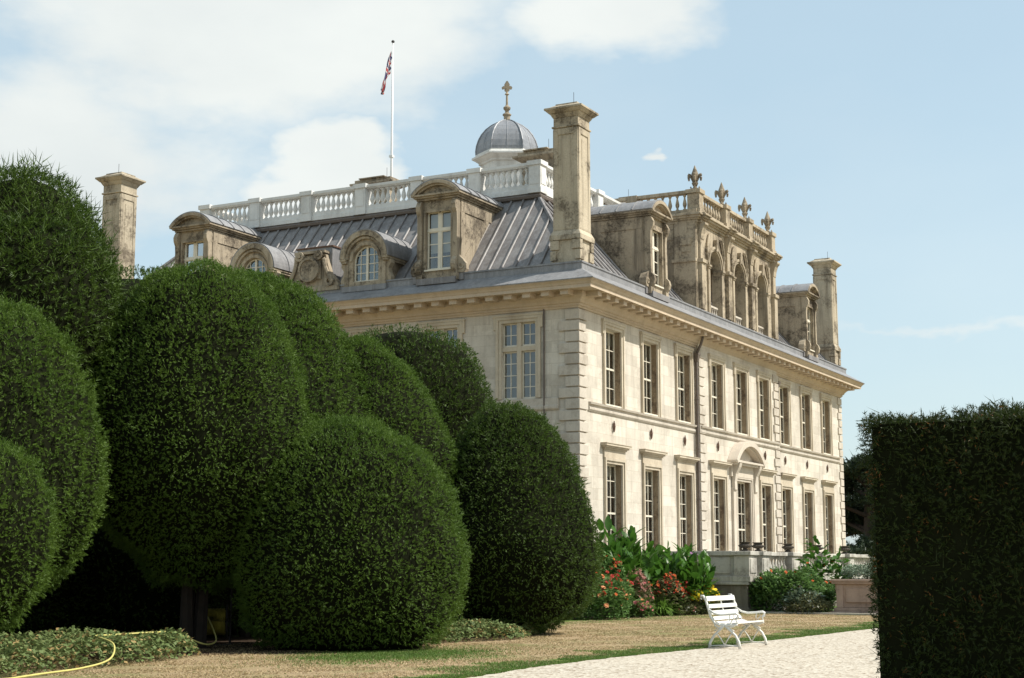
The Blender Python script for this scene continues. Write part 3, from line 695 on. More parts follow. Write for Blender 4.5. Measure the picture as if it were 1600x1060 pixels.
def dormer_tall(F, c):
    V = .30; m = MB(); G = lambda u, v, z: F(c+u, v, z)
    hw = .72
    zt = 13.42
    # cheeks and front built round the window
    m.box(G, -hw, -.47, -2.35, V, 10.72, 13.05); m.box(G, .47, hw, -2.35, V, 10.72, 13.05)
    m.box(G, -.47, .47, .02, V, 10.72, 11.10)
    m.box(G, -hw+.002, hw-.002, -2.35, V-.002, 13.05, zt)
    m.box(G, -.47, .47, -.6, -.55, 11.1, 13.05)
    # cheek panels (sunk frame shown as raised borders)
    for s in (-1, 1):
        u0, u1 = (s*(hw), s*(hw+.03))
        a, b = min(u0, u1), max(u0, u1)
        m.box(G, a, b, -2.0, .12, 12.98, 13.38); m.box(G, a, b, -.12, .14, 10.8, 12.98); 
        m.prism(lambda t, q, z: G(q, t, z), [(-.12, 10.9), (-.12, 11.5), (-1.45, 12.98), (-1.75, 12.98)], a, b)
    sides(m, G, -.47, .47, 11.1, 13.0, .07, V, V+.035)
    for s in (-1, 1):
        console(m, G, s*.66, .17, V, 10.95, 13.38); side_scroll(m, G, s*hw, s, V, 10.93)
        m.box(G, s*.66-.12, s*.66+.12, V-.05, V+.12, 10.72, 10.96)
    # cornice of the dormer, and segmental pediment
    for q, o, z in ((.06, .10, zt-.02), (.12, .18, zt+.045), (.19, .25, zt+.10)):
        m.box(G, -hw-q, hw+q, -2.45, V+o, z, z+.062)
    e = hw+.19; rise = .44; z0 = zt+.16; R = (e*e+rise*rise)/(2*rise); th = math.asin(e/R)
    m.arc(G, 0, z0-(R-rise), R-.11, R, pi/2+th, pi/2-th, V-.02, V+.27, 20)
    m.arc(G, 0, z0-(R-rise), R-.17, R-.11, pi/2+th*.93, pi/2-th*.93, V-.02, V+.19, 20)
    n = 16; a0, a1 = pi/2+th*.98, pi/2-th*.98
    poly = [((R-.12)*cos(a0+(a1-a0)*i/n), z0-(R-rise)+(R-.12)*sin(a0+(a1-a0)*i/n)) for i in range(n+1)]
    m.prism(G, poly, V-.4, V+.06)
    d = m.build('dormer', 'weathered', house, bev=.008)
    r = MB(); r.arc(G, 0, z0-(R-rise), R+.004, R+.045, pi/2+th, pi/2-th, -2.75, V+.24, 20)
    for k in range(5): r.arc(G, 0, z0-(R-rise), R+.04, R+.075, pi/2+th, pi/2-th, -2.6+k*.6, -2.56+k*.6, 20)
    r.arc(G, 0, z0-(R-rise), R-.05, R+.003, pi/2+th, pi/2-th, -2.70, V-.03, 20)
    r.build('dormer_roof', 'lead_light', d, smooth=False)
    s = MB()
    s.box(G, -.035, .035, .13, .20, 11.1, 13.0)
    for u0, u1 in ((-.465, -.036), (.036, .465)):
        sash(s, G, u0, u1, 11.105, 12.40, .18, 1, (3,), 0, .045, .014, .04); sash(s, G, u0, u1, 12.43, 13.04, .18, 1, (1,), 0, .045, .014, .04)
    s.box(G, -.465, .465, .12, .21, 12.385, 12.445); s.box(G, -.5, .5, .1, V+.06, 11.06, 11.108)
    s.build('dormer_window', 'paint', d)
    g = MB(); g.add([G(-.46, .155, 11.1), G(.46, .155, 11.1), G(.46, .155, 13.05), G(-.46, .155, 13.05)], [(0, 1, 2, 3)]); g.build('pane', 'glass', d, recalc=False)
    k = MB(); k.box(G, -.44, .44, .0, .03, 11.7, 13.05); k.build('blind', 'blind', d)
    f = MB(); 
    for s_ in (-1, 1): f.box(G, s_*.84-.10, s_*.84+.10, V-.3, V+.01, 10.70, 10.93)
    f.box(G, -.74, .74, V-.1, V+.17, 10.60, 10.80); f.build('lead_apron', 'lead', d)
    return d
dormer_tall(FA, 4.83); dormer_tall(FA, 14.9); dormer_tall(FB, 5.68); dormer_tall(FB, 23.38)
def dormer_round(F, c):
    V = .30; m = MB(); G = lambda u, v, z: F(c+u, v, z)
    zc = 11.66; ri, ro = .50, .68
    for s in (-1, 1):
        a, b = sorted((s*ri, s*.80)); m.box(G, a, b, -.4, V, 10.74, zc)
        a, b = sorted((s*.66, s*.80)); m.box(G, a, b, V, V+.05, 10.80, zc-.1)
        pts = [(s*.8, 10.86), (s*.98, 10.86), (s*.99, 11.05), (s*.90, 11.2), (s*.88, 11.35), (s*.98, 11.5), (s*.96, 11.64), (s*.8, 11.66)]
        m.prism(G, pts, V-.25, V-.02)
        a, b = sorted((s*.72, s*.93)); m.box(G, a, b, -1.0, V+.16, zc, zc+.08); a, b = sorted((s*.70, s*.90)); m.box(G, a, b, -.95, V+.12, zc-.07, zc)
        m.prism(lambda t, q, z: G(q, t, z), [(V-.1, 10.9), (V-.1, zc), (-.95, zc), (-.15, 10.9)], *sorted((s*.70, s*.78)))
    m.box(G, -ri, ri, .02, V, 10.74, 10.96)
    m.arc(G, 0, zc, ri, .80, pi, 0, V-.12, V, 24); m.arc(G, 0, zc, ri+.01, .62, pi, 0, V, V+.04, 24); m.arc(G, 0, zc+.08, .74, .92, pi, 0, V-.1, V+.17, 24); m.arc(G, 0, zc+.06, .66, .74, pi, 0, V, V+.10, 24)
    d = m.build('dormer', 'weathered' if 0 else 'loggia', house, bev=.006)
    r = MB(); r.arc(G, 0, zc+.08, .925, .965, pi, 0, -1.75, V+.15, 24); r.arc(G, 0, zc+.08, .80, .922, pi, 0, -1.7, V-.12, 24)
    for k in range(3): r.arc(G, 0, zc+.08, .96, .99, pi, 0, -1.55+k*.55, -1.51+k*.55, 24)
    r.build('dormer_roof', 'lead_light', d)
    s = MB(); s.box(G, -.04, .04, .11, .20, 10.96, zc+ri-.02)
    s.arc(G, 0, zc, ri-.045, ri-.002, pi, 0, .12, .19, 20)
    for q in (-1, 1):
        a, b = sorted((q*(ri-.045), q*(ri-.002))); s.box(G, a, b, .12, .19, 10.96, zc)
        s.box(G, q*.26-.012, q*.26+.012, .13, .18, 10.96, zc+.40)
    s.box(G, -.46, .46, .12, .19, 10.962, 11.01)
    for z in (11.26, 11.56, 11.86): s.box(G, -.46 if z < 11.8 else -.42, .46 if z < 11.8 else .42, .132, .178, z-.012, z+.012)
    s.build('dormer_window', 'paint', d)
    n = 16; g = MB(); g.prism(G, [(-.49, 10.96)]+[(.49*cos(pi-pi*i/n), zc+.49*sin(pi-pi*i/n)) for i in range(n+1)]+[(.49, 10.96)], .150, .154); g.build('pane', 'glass', d)
    b = MB(); b.box(G, -.6, .6, -.5, -.45, 10.8, 12.3); b.build('blind', 'inside', d)
    f = MB(); f.box(G, -.86, .86, V-.05, V+.10, 10.62, 10.80); f.build('lead_apron', 'lead_light', d)
    return d
dormer_round(FA, 7.62); dormer_round(FA, 12.2)
def cartouche():
    F = lambda u, v, z: FA(9.85+u, v, z)
    m = MB()
    m.prism(F, [(-1.15, 10.9), (1.15, 10.9), (1.02, 11.15), (.78, 11.4), (.66, 11.75), (.58, 12.05), (-.58, 12.05), (-.66, 11.75), (-.78, 11.4), (-1.02, 11.15)], .05, .25)
    m.box(F, -.45, .45, .25, .33, 11.2, 11.85)
    n = 16; m.prism(F, [(.34*cos(2*pi*i/n), 11.52+.36*sin(2*pi*i/n)) for i in range(n)], .33, .40)
    m.arc(F, 0, 11.52, .34, .42, 0, 2*pi, .3, .44, 20)
    for s in (-1, 1):
        m.arc(F, s*.38, 12.0, .08, .17, 0, 2*pi, .2, .42, 14); m.arc(F, s*.38, 12.0, 0.005, .06, 0, 2*pi, .2, .45, 10)
        m.arc(F, s*.80, 11.08, .08, .17, 0, 2*pi, .2, .38, 14)
        pts = [F(s*(.55+.0*t)+s*.38*(t**2), .30, 12.0-t*.95) for t in np.linspace(0, 1, 8)]; m.tube(pts, [.09, .085, .08, .075, .075, .08, .09, .10], 6)
    m.box(F, -.62, .62, .05, .36, 12.08, 12.17); m.box(F, -1.2, 1.2, .0, .32, 10.78, 10.93)
    c = m.build('cartouche', 'weathered', house, bev=.01)
    l = MB(); l.box(F, -.72, .72, -.95, .04, 10.9, 12.32); l.build('lead_box', 'lead_light', c)
    l = MB(); l.box(F, -.76, .76, -1.0, .08, 12.32, 12.37); l.build('box_lid', 'rust', c)
cartouche()

# ---- chimneys
def chimney_stack(x, y):
    m = MB(); G = lambda u, v, z: (x+u, y+v, z)
    def sq(a, z0, z1, b=None): m.box(G, -a, a, -(b or a), (b or a), z0, z1)
    sq(.46, 10.6, 11.70)
    z = 10.72
    for i in range(3):
        for sx in (-1, 1):
            for sy in (-1, 1):
                w = .30 if i % 2 else .20
                a = sorted((sx*.52, sx*(.52-w))); b = sorted((sy*.52, sy*(.52-(.50-w)))); m.box(G, a[0], a[1], b[0], b[1], z, z+.30)
        z += .335
    m.frus(G, -.54, .54, -.54, .54, 11.70, -.54, .54, -.54, .54, 11.84); m.frus(G, -.54, .54, -.54, .54, 11.84, -.45, .45, -.45, .45, 12.02)
    m.frus(G, -.45, .45, -.45, .45, 12.02, -.425, .425, -.425, .425, 15.35)
    for ax in (0, 1):
        for s in (-1, 1):
            for (u0, u1, z0, z1) in ((-.42, -.27, 12.05, 15.3), (.27, .42, 12.05, 15.3), (-.27, .27, 12.05, 12.35), (-.27, .27, 15.1, 15.3), (-.18, .18, 12.5, 14.95)):
                a, b = sorted((s*.41, s*(.455 if u1-u0 != .36 else .448)))
                if ax: m.box(G, u0, u1, a, b, z0, z1)
                else: m.box(G, a, b, u0, u1, z0, z1)
    sq(.475, 15.33, 15.39); sq(.43, 15.39, 15.66)
    m.frus(G, -.44, .44, -.44, .44, 15.66, -.52, .52, -.52, .52, 15.80); m.frus(G, -.54, .54, -.54, .54, 15.80, -.64, .64, -.64, .64, 15.90)
    sq(.66, 15.90, 15.97); m.frus(G, -.60, .60, -.60, .60, 15.97, -.40, .40, -.40, .40, 16.09); sq(.38, 16.09, 16.14)
    c = m.build('chimney', 'chimney', house, bev=.012)
    r = MB()
    r.tube([G(-.45, -.3, 15.97), G(-.45, -.3, 16.42)], .008, 5); r.tube([G(.35, .2, 15.97), G(.35, .2, 16.32)], .008, 5)
    r.build('lightning_rod', 'iron', c)
for p in ((.50, .42), (28.50, .42), (.50, LY-.48), (28.5, LY-.48)): chimney_stack(*p)
def low_stack(x0, x1, y0, y1, z):
    m = MB(); F = FI
    m.box(F, x0+.25, x1-.25, y0+.25, y1-.25, 13.9, z-.42); m.frus(F, x0+.25, x1-.25, y0+.25, y1-.25, z-.42, x0, x1, y0, y1, z-.28); m.box(F, x0, x1, y0, y1, z-.28, z-.20)
    m.box(F, x0+.15, x1-.15, y0+.15, y1-.15, z-.20, z-.05); m.box(F, x0+.05, x1-.05, y0+.4, y1-.4, z-.051, z)
    c = m.build('chimney', 'weathered', house, bev=.015)
    r = MB(); r.tube([((x0+x1)/2, y0+.6, z-.05), ((x0+x1)/2, y0+.6, z+.45)], .008, 5); r.build('lightning_rod', 'iron', c)
low_stack(8, 9.2, 11.9, 13.9, 17.05); low_stack(5.9, 7.1, 3.6, 5.4, 16.62); low_stack(14.3, 15.6, 4.1, 5.3, 16.55+.1)

# ---- cupola
def cupola():
    cx, cy = 13.75, 9.77; m = MB(); a0 = math.atan2(-19.96-cy, -42.3-cx)+pi/6
    m.lathe((cx, cy, 0), [(1.12, 13.9), (1.12, 18.42), (1.2, 18.45), (1.2, 18.52), (1.30, 18.58), (1.42, 18.66), (1.50, 18.68), (1.50, 18.76), (1.34, 18.84), (1.34, 18.90), (1.2, 18.92)], 6, a0=a0)
    c = m.build('cupola', 'white_stone', house)
    d = MB(); R = 1.30
    pr = [(R, 18.90), (R*1.01, 19.05), (R*.985, 19.30), (R*.92, 19.56), (R*.82, 19.80), (R*.68, 20.02), (R*.50, 20.20), (R*.30, 20.33), (R*.12, 20.41), (.08, 20.44)]
    d.lathe((cx, cy, 0), pr, 6, a0=a0)
    for k in range(6):
        a = a0+k*pi/3; d.tube([(cx+(r+.01)*cos(a), cy+(r+.01)*sin(a), z) for r, z in pr], .035, 6)
        a = a0+(k+.5)*pi/3; q = cos(pi/6); d.tube([(cx+r*q*cos(a), cy+r*q*sin(a), z) for r, z in pr], .016, 5)
    d.build('cupola_dome', 'lead_dome', c)
    f = MB(); f.lathe((cx, cy, 0), [(.14, 20.40), (.14, 20.62), (.19, 20.66), (.19, 20.70), (.09, 20.76), (.08, 20.85), (.15, 20.93), (.16, 21.0), (.07, 21.08), (.05, 21.15), (.045, 21.55), (.10, 21.58), (.06, 21.63), (.04, 21.7)], 10)
    f.prism(lambda u, v, z: (cx+u*.45, cy-u*.89+v, z), [(0, 21.68), (.08, 21.74), (.07, 21.82), (.18, 21.80), (.20, 21.90), (.13, 21.96), (.07, 21.92), (.09, 22.02), (0, 22.18), (-.09, 22.02), (-.07, 21.92), (-.13, 21.96), (-.20, 21.90), (-.18, 21.80), (-.07, 21.82), (-.08, 21.74)], -.035, .035)
    f.build('finial', 'weathered', c)
cupola()

# ---- loggia
def fleur(mb, x, y, z, s=1.0):
    mb.box(FI, x-.13*s, x+.13*s, y-.13*s, y+.13*s, z, z+.05*s)
    mb.lathe((x, y, z), [(.10*s, .05*s), (.06*s, .12*s), (.10*s, .20*s), (.12*s, .26*s), (.06*s, .30*s), (.09*s, .36*s), (.13*s, .50*s), (.12*s, .60*s), (.06*s, .76*s), (.01, .90*s)], 10)
    for k in range(4):
        a = k*pi/2+.3; pts = []
        for t in np.linspace(0, 1, 8):
            r = (.06+.16*sin(t*pi*.62))*s; zz = (.30+.30*sin(t*pi*.85)-.0*t)*s
            pts.append((x+r*cos(a), y+r*sin(a), z+zz-.10*s*t*t))
        mb.tube(pts, [.035*s, .045*s, .05*s, .055*s, .055*s, .05*s, .045*s, .03*s], 6)
        mb.lathe((x+.15*s*cos(a), y+.15*s*sin(a), z+.06*s), [(.0, 0), (.035*s, .03*s), (.0, .09*s)], 6)
def loggia():
    V = .15; m = MB(); x0, x1 = 9.95, 19.05; yb = 4.0
    cs = (11.8, 14.5, 17.2); hw = .62; sp = 12.80; top = 14.30
    # side walls, back wall, floor, ceiling
    m.box(FB, x0, x0+.5, -yb, V-.3, 10.6, top); m.box(FB, x1-.5, x1, -yb, V-.3, 10.6, top)
    m.box(FB, x0+.5, x1-.5, -1.9, -1.6, 10.6, top); m.box(FB, x0+.5, x1-.5, -1.6, V-.02, 10.6, 10.80); m.box(FB, x0+.5, x1-.5, -1.6, V-.35, 14.0, 14.2)
    m.box(FB, x0, x1, -yb, V+.06, 10.35, 10.78)
    # side walls: pilaster, impost, panel
    for X, s in ((x0, -1), (x1, 1)):
        def SB(v0, v1, z0, z1, pr): a, b = sorted((X, X+s*pr)); m.box(FB, a, b, v0, v1, z0, z1)
        SB(-.75, V-.02, 10.8, 12.78, .06); SB(-.80, V, 12.72, 12.84, .12); SB(-.72, V-.02, 12.84, 14.2, .05); SB(-3.2, -1.3, 10.8, 14.25, .04); SB(-1.3, -.75, 13.6, 14.2, .03)
        SB(-.45, -.05, 13.35, 13.62, .12); SB(-.42, -.08, 13.1, 13.35, .08)
    # front with three arches
    edges = [x0]+[(cs[i]+cs[i+1])/2 for i in range(2)]+[x1]
    n = 16
    for i, c in enumerate(cs):
        a, b = edges[i], edges[i+1]
        m.box(FB, a, c-hw, V-.35, V, 10.6, sp); m.box(FB, c+hw, b, V-.35, V, 10.6, sp)
        for k in range(n):
            t0, t1 = pi-pi*k/n, pi-pi*(k+1)/n
            p0 = (c+hw*cos(t0), sp+hw*sin(t0)); p1 = (c+hw*cos(t1), sp+hw*sin(t1))
            q0 = (a+(b-a)*k/n, top); q1 = (a+(b-a)*(k+1)/n, top)
            m.prism(FB, [p0, p1, q1, q0], V-.35, V)
        for s in (-1, 1):
            A = [(a, sp), (c-hw, sp), (a, top)] if s < 0 else [(c+hw, sp), (b, sp), (b, top)]
            m.prism(FB, A, V-.35, V)
        # archivolt, jambs, keystone, impost
        m.arc(FB, c, sp, hw, hw+.07, pi, 0, V, V+.05, 20); m.arc(FB, c, sp, hw+.07, hw+.17, pi, 0, V, V+.09, 20)
        m.frus(FB, c-.06, c+.06, V, V+.12, sp+hw-.02, c-.10, c+.10, V, V+.16, sp+hw+.42)
        for s in (-1, 1):
            u0, u1 = sorted((c+s*hw, c+s*(hw+.20))); m.box(FB, u0, u1, V, V+.07, 10.78, sp-.1)
            u0, u1 = sorted((c+s*(hw-.03), c+s*(hw+.24))); m.box(FB, u0, u1, V-.30, V+.13, sp-.10, sp-.02); m.box(FB, u0+.02, u1-.02, V-.3, V+.10, sp-.16, sp-.10)
            # ogee bands running up into the spandrels
            pts = []
            for t in np.linspace(0, 1, 12):
                uu = hw+.20+.13*sin(t*pi)*1.0-.16*t*t; pts.append(FB(c+s*uu, V+.06, sp+.05+t*1.12))
            m.tube(pts, .05, 6); m.tube([FB(c+s*(abs((-p_[0] if 0 else p_[0])-c)-.11), V+.04, p_[2]) for p_ in pts[2:]], .03, 5)
    # pilasters with broken-out entablature
    pil = (10.27, 13.15, 15.85, 18.73)
    for u in pil:
        m.box(FB, u-.30, u+.30, V, V+.07, 10.6, 10.98); m.box(FB, u-.23, u+.23, V, V+.11, 10.98, 12.62) if 0 else m.box(FB, u-.19, u+.19, V, V+.15, 10.98, 12.7)
        m.box(FB, u-.25, u+.25, V, V+.21, 12.7, 12.84); m.box(FB, u-.16, u+.16, V, V+.10, 12.84, 13.7)
        pr = [(V, 13.55), (V+.12, 13.6), (V+.14, 13.8), (V+.22, 14.05), (V+.30, 14.12), (V+.30, 14.2), (V, 14.2)]
        m.prism(lambda a, t, z, u=u: FB(u+t, a, z), pr, -.17, .17)
    def ent(z0, z1, o):
        m.box(FB, x0-o, x1+o, -yb, V+o, z0, z1)
        for u in pil: m.box(FB, u-.22-o*.4, u+.22+o*.4, V, V+o+.12, z0+.002, z1-.002)
    ent(14.20, 14.30, .05); ent(14.30, 14.36, .12); ent(14.36, 14.44, .20); ent(14.44, 14.50, .27); ent(14.50, 14.55, .22)
    # parapet plinth and rail
    def wallring(z0, z1, w):
        m.box(FB, x0+.02-w+.14, x1-.02+w-.14, V-.14-w, V-.14+w, z0, z1)
        for X in (x0+.16, x1-.16): m.box(FB, X-w, X+w, -yb, V-.14-w, z0, z1)
    wallring(14.55, 14.72, .16); wallring(15.33, 15.45, .15)
    for u in pil: 
        uu = min(max(u, x0+.2), x1-.2)
        m.box(FB, uu-.22, uu+.22, V-.38, V+.10, 14.55, 15.33); m.box(FB, uu-.27, uu+.27, V-.43, V+.15, 15.33, 15.49); m.box(FB, uu-.26, uu+.26, V-.42, V+.14, 14.55, 14.74)
    for X in (x0+.16, x1-.16): m.box(FB, X-.2, X+.2, -2.6, -2.2, 14.55, 15.47)
    lo = m.build('loggia', 'loggia', house, bev=.008)
    f = MB()
    for u in pil:
        g = MB(); uu = min(max(u, x0+.2), x1-.2); fleur(g, uu, -(V-.14), 15.49, 1.05); g.build('finial', 'weathered', lo, smooth=False)
    b0 = baluster_mb(.62, .075).build('baluster', 'loggia', lo, smooth=True); pts = []
    for i in range(3):
        a, b = pil[i]+.42, pil[i+1]-.42
        for k in range(8): pts.append((a+(b-a)*k/7, -(V-.14), 14.715))
    for k in range(7): pts.append((x0+.16, .35+1.75*k/6, 14.715))
    for i, p in enumerate(pts):
        q = b0 if i == 0 else b0.copy()
        if i: col.objects.link(q); q.parent = lo
        q.location = p
    for c in cs:
        r = MB(); r.box(FB, c-hw, c+hw, V-.22, V-.10, 11.27, 11.34)
        for k in range(6): b = baluster_mb(.45, .05); u = c-hw+.1+(2*hw-.2)*k/5; r.add([(p[0]+u, p[1]-(V-.16), p[2]+10.82) for p in b.v], b.f)
        r.build('arch_railing', 'quoin', lo)
loggia()

# ------------------------------------------------------------------ flagpole and flag
fp = empty('flagpole', (10.2, 13.3, 14.0-.2)); tag(fp, 'tall thin white flagpole standing on the roof of the house', 'flagpole')
m = MB(); m.tube([(0, 0, 0), (0, 0, 4), (0, 0, 9.35)], [.06, .055, .03], 10); m.build('pole', 'pole', fp, smooth=True)
m = MB(); m.lathe((0, 0, 9.34), [(.02, 0), (.07, .04), (.07, .09), (.02, .13)], 10); m.build('truck', 'iron', fp)
m = MB(); m.tube([(.07, .02, 1.5), (.075, .02, 9.2)], .008, 4); m.box(FI, -.08, .08, -.08, .08, 4.4, 4.5); m.build('halyard', 'pole', fp)
def flag():
    nu, nv = 60, 36; V = []; Fc = []; mi = []
    lat = Vector((-.466, .885, 0)); dp = Vector((.885, .466, 0))
    for j in range(nv+1):
        t = j/nv
        for i in range(nu+1):
            s = i/nu
            z = -t*1.05*(1-.70*s)-s*1.55-.1*s*s
            fold = .10*sin(13*t+5*s)*(.3+s)+.03*sin(31*t+9*s)
            la = .05+.40*s**.8+.07*t*(1-s)-.02+fold*.55
            dd = .12*cos(11*t+4*s)*(.2+s)
            p = lat*la+dp*dd; V.append((p.x, p.y, z))
    def colr(s, t):
        x, y = s*2-1, t*2-1; X = x*2   # 2:1 flag
        if abs(X) < .2 or abs(y) < .2: return 0
        if abs(X) < .33 or abs(y) < .33: return 1
        d = abs(abs(y)-abs(x))
        if d < .09: return 0
        if d < .26: return 1
        return 2
    for j in range(nv):
        for i in range(nu):
            a = j*(nu+1)+i; Fc.append((a, a+1, a+nu+2, a+nu+1)); mi.append(colr((i+.5)/nu, (j+.5)/nv))
    o = np_mesh('flag', np.array(V), np.array(Fc), ['flag_red', 'flag_white', 'flag_blue'], nper=4, mi=mi)
    o.location = (10.2, 13.3, 23.05-.2)
    tag(o, 'red, white and blue flag hanging limp from the top of the flagpole', 'flag')
flag()

# ------------------------------------------------------------------ terrace wall, urns, planter
def terrace():
    t = empty('terrace_wall', (0, 0, 0)); tag(t, 'pale stone terrace parapet with balusters and piers in front of the house', 'terrace wall')
    px = (3.95, 5.2, 8.3, 11.7, 15.2, 18.7, 22.2, 25.4); y = -3.85
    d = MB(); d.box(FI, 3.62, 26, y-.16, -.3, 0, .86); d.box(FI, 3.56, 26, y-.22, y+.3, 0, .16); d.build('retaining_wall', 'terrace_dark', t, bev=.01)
    m = MB(); m.box(FI, 3.55, 26.05, y-.22, -.24, .86, .94); m.box(FI, 3.60, 26, y-.17, -.26, .94, 1.12)
    m.box(FI, 3.70, 3.94, y+.25, -.35, 1.12, 1.76); m.box(FI, 3.60, 4.04, y+.2, -.3, 1.76, 1.90)
    for k in range(3): m.box(FI, 3.66, 3.72, y+.4+1.15*k, y+1.25+1.15*k, 1.2, 1.7)
    for x in px: m.box(FI, x-.36, x+.36, y-.25, y+.25, 1.12, 1.76); m.box(FI, x-.30, x+.30, y-.275, y+.2, 1.22, 1.66); m.box(FI, x-.40, x+.40, y-.29, y+.29, 0 if 0 else .95, 1.12)
    m.build('parapet', 'terrace', t, bev=.01)
    m = MB()
    for a, b in zip(px[:-1], px[1:]): m.box(FI, a+.36, b-.36, y-.13, y+.13, 1.76, 1.88)
    for x in px: m.box(FI, x-.43, x+.43, y-.32, y+.32, 1.765, 1.89); 
    m.build('coping', 'terrace', t, bev=.015)
    b0 = baluster_mb(.64, .08).build('baluster', 'terrace', t, smooth=True); pts = []
    for a, b in zip(px[:-1], px[1:]):
        n = max(2, int(round((b-a-.9)/.27))) if b-a > 2 else 2
        for k in range(n): pts.append((a+.5+(b-a-1.0)*k/(n-1), y, 1.12))
    for i, p in enumerate(pts):
        q = b0 if i == 0 else b0.copy()
        if i: col.objects.link(q); q.parent = t
        q.location = p
    # urns
    def urn():
        e = empty('garden_urn', (px[0], y, 1.885))
        m = MB(); m.box(FI, -.20, .20, -.20, .20, 0, .05); m.lathe((0, 0, 0), [(.17, .05), (.17, .07), (.10, .10), (.085, .14), (.11, .16)], 20); m.build('foot', 'urn', e)
        m = MB(); m.lathe((0, 0, 0), [(.10, .155), (.20, .18), (.29, .23), (.31, .28), (.29, .31)], 64, flute=.05, nf=16); m.lathe((0, 0, 0), [(.27, .305), (.21, .33), (.19, .37), (.20, .39), (.27, .42), (.28, .45), (.24, .45), (.20, .40), (.02, .40)], 32); m.build('bowl', 'urn', e, smooth=True)
        return e
    first = urn()
    labs = ['dark gadrooned stone urn on the corner pier of the terrace, nearest the big-leaved plants', 'dark stone urn on the second pier, just right of the corner urn',
            'dark stone urn on the pier to the right of the first run of balusters', 'dark stone urn on the fourth pier, above the leafy shrub', 'smallest and farthest dark urn, by the far corner of the house']
    for i, x in enumerate(px[:5]):
        o = first if i == 0 else copy_tree(first)
        o.location = (x, y, 1.885); o.scale = (.66, .66, .66); tag(o, labs[i], 'urn', 'urns on the terrace wall')
terrace()
def planter():
    p = empty('stone_planter', (4.2, -7.62, 0)); tag(p, 'square reddish stone planter of silvery lavender beside the dark hedge', 'planter')
    m = MB(); F = FI
    m.box(F, -.80, .80, -.95, .95, 0, .10); m.box(F, -.72, .72, -.87, .87, .10, .20)
    m.frus(F, -.62, .62, -.77, .77, .20, -.68, .68, -.83, .83, .90); m.box(F, -.76, .76, -.91, .91, .90, .97); m.box(F, -.80, .80, -.95, .95, .97, 1.04)
    m.box(F, -.69, -.60, -.5, .5, .36, .78)
    for s in (-1, 1): m.box(F, -.71, -.60, s*.68-.1, s*.68+.1, .20, .90)
    m.build('trough', 'planter', p, bev=.015)
    m = MB(); m.box(F, -.66, .66, -.80, .80, 1.0, 1.055); m.build('compost', 'soil', p)
planter()

# ------------------------------------------------------------------ bench
def bench():
    L = 1.42
    e = empty('garden_bench', (-16.55, -10.86, 0), 0); tag(e, 'white painted slatted bench with curled iron arms on the edge of the gravel', 'bench')
    # local: x along bench, y: 0 front foot .. .62 back ; facing -y
    def end(x):
        m = MB(); F = lambda y, z: (x, y, z)
        def T(pts, r, n=6, fl=1): m.tube([F(a, b) for a, b in pts], r, n, flat=fl)
        T([(.56, 0), (.545, .10), (.47, .22), (.36, .32), (.28, .40)], [.028, .024, .022, .022, .022])      # hind leg
        T([(.00, 0), (.02, .12), (.08, .23), (.17, .31), (.28, .40)], [.028, .024, .022, .022, .022])       # fore leg
        T([(.56, .04), (.28, .06), (.0, .04)], .012); T([(.28, .06), (.22, .16), (.14, .28)], .010); T([(.28, .06), (.34, .16), (.42, .26)], .010)
        T([(.04, .41), (.20, .40), (.36, .40), (.46, .44), (.53, .54), (.57, .68), (.61, .82), (.66, .90), (.70, .90), (.71, .86), (.68, .845)], [.02, .022, .022, .022, .022, .022, .022, .024, .024, .022, .016])  # seat and back frame
        T([(.55, .66), (.46, .60), (.34, .575), (.20, .585), (.06, .60), (.02, .58), (.015, .53), (.05, .51), (.075, .53)], [.018, .020, .022, .022, .024, .022, .018, .016, .012])
        T([(.02, .58), (.07, .50), (.04, .44), (.10, .41)], .012); T([(.12, .59), (.10, .52), (.15, .47), (.13, .42)], .010); T([(.17, .58), (.19, .50), (.16, .42)], .009)
        T([(.28, .40), (.20, .36), (.12, .38), (.06, .41)], .016); T([(.28, .40), (.37, .35), (.44, .38), (.46, .43)], .016)
        T([(.10, .30), (.16, .34), (.22, .32), (.24, .36)], .010); T([(.46, .30), (.40, .34), (.34, .33), (.32, .37)], .010)
        m.lathe((x, .28, .05), [(.0, -.02), (.02, 0), (0, .03)], 6)
        return m
    end(0).build('end_frame', 'bench', e, smooth=True); end(L).build('end_frame', 'bench', e, smooth=True)
    def slat(y, z, w, ang, th=.022):
        c, s = cos(ang), sin(ang); hw = w/2; pts = []
        for a, b in ((-hw, -th/2), (hw, -th/2), (hw, th/2), (-hw, th/2)): pts.append((y+a*c-b*s, z+a*s+b*c))
        m = MB(); m.prism(lambda u, v, zz: (v, u, zz), pts, -.01, L+.01); m.build('slat', 'bench', e, bev=.004)
    for y, z, w, a in ((.08, .435, .085, 0), (.19, .425, .085, 0), (.30, .422, .085, .0), (.40, .44, .075, .35), (.475, .51, .07, 1.0), (.525, .61, .07, 1.3), (.56, .72, .07, 1.33), (.60, .85, .085, 1.3)): slat(y, z, w, a)
    m = MB(); m.tube([(L/2, .46, .46), (L/2, .53, .56), (L/2, .575, .72), (L/2, .615, .86)], .012, 6); m.build('centre_brace', 'bench', e)
bench()

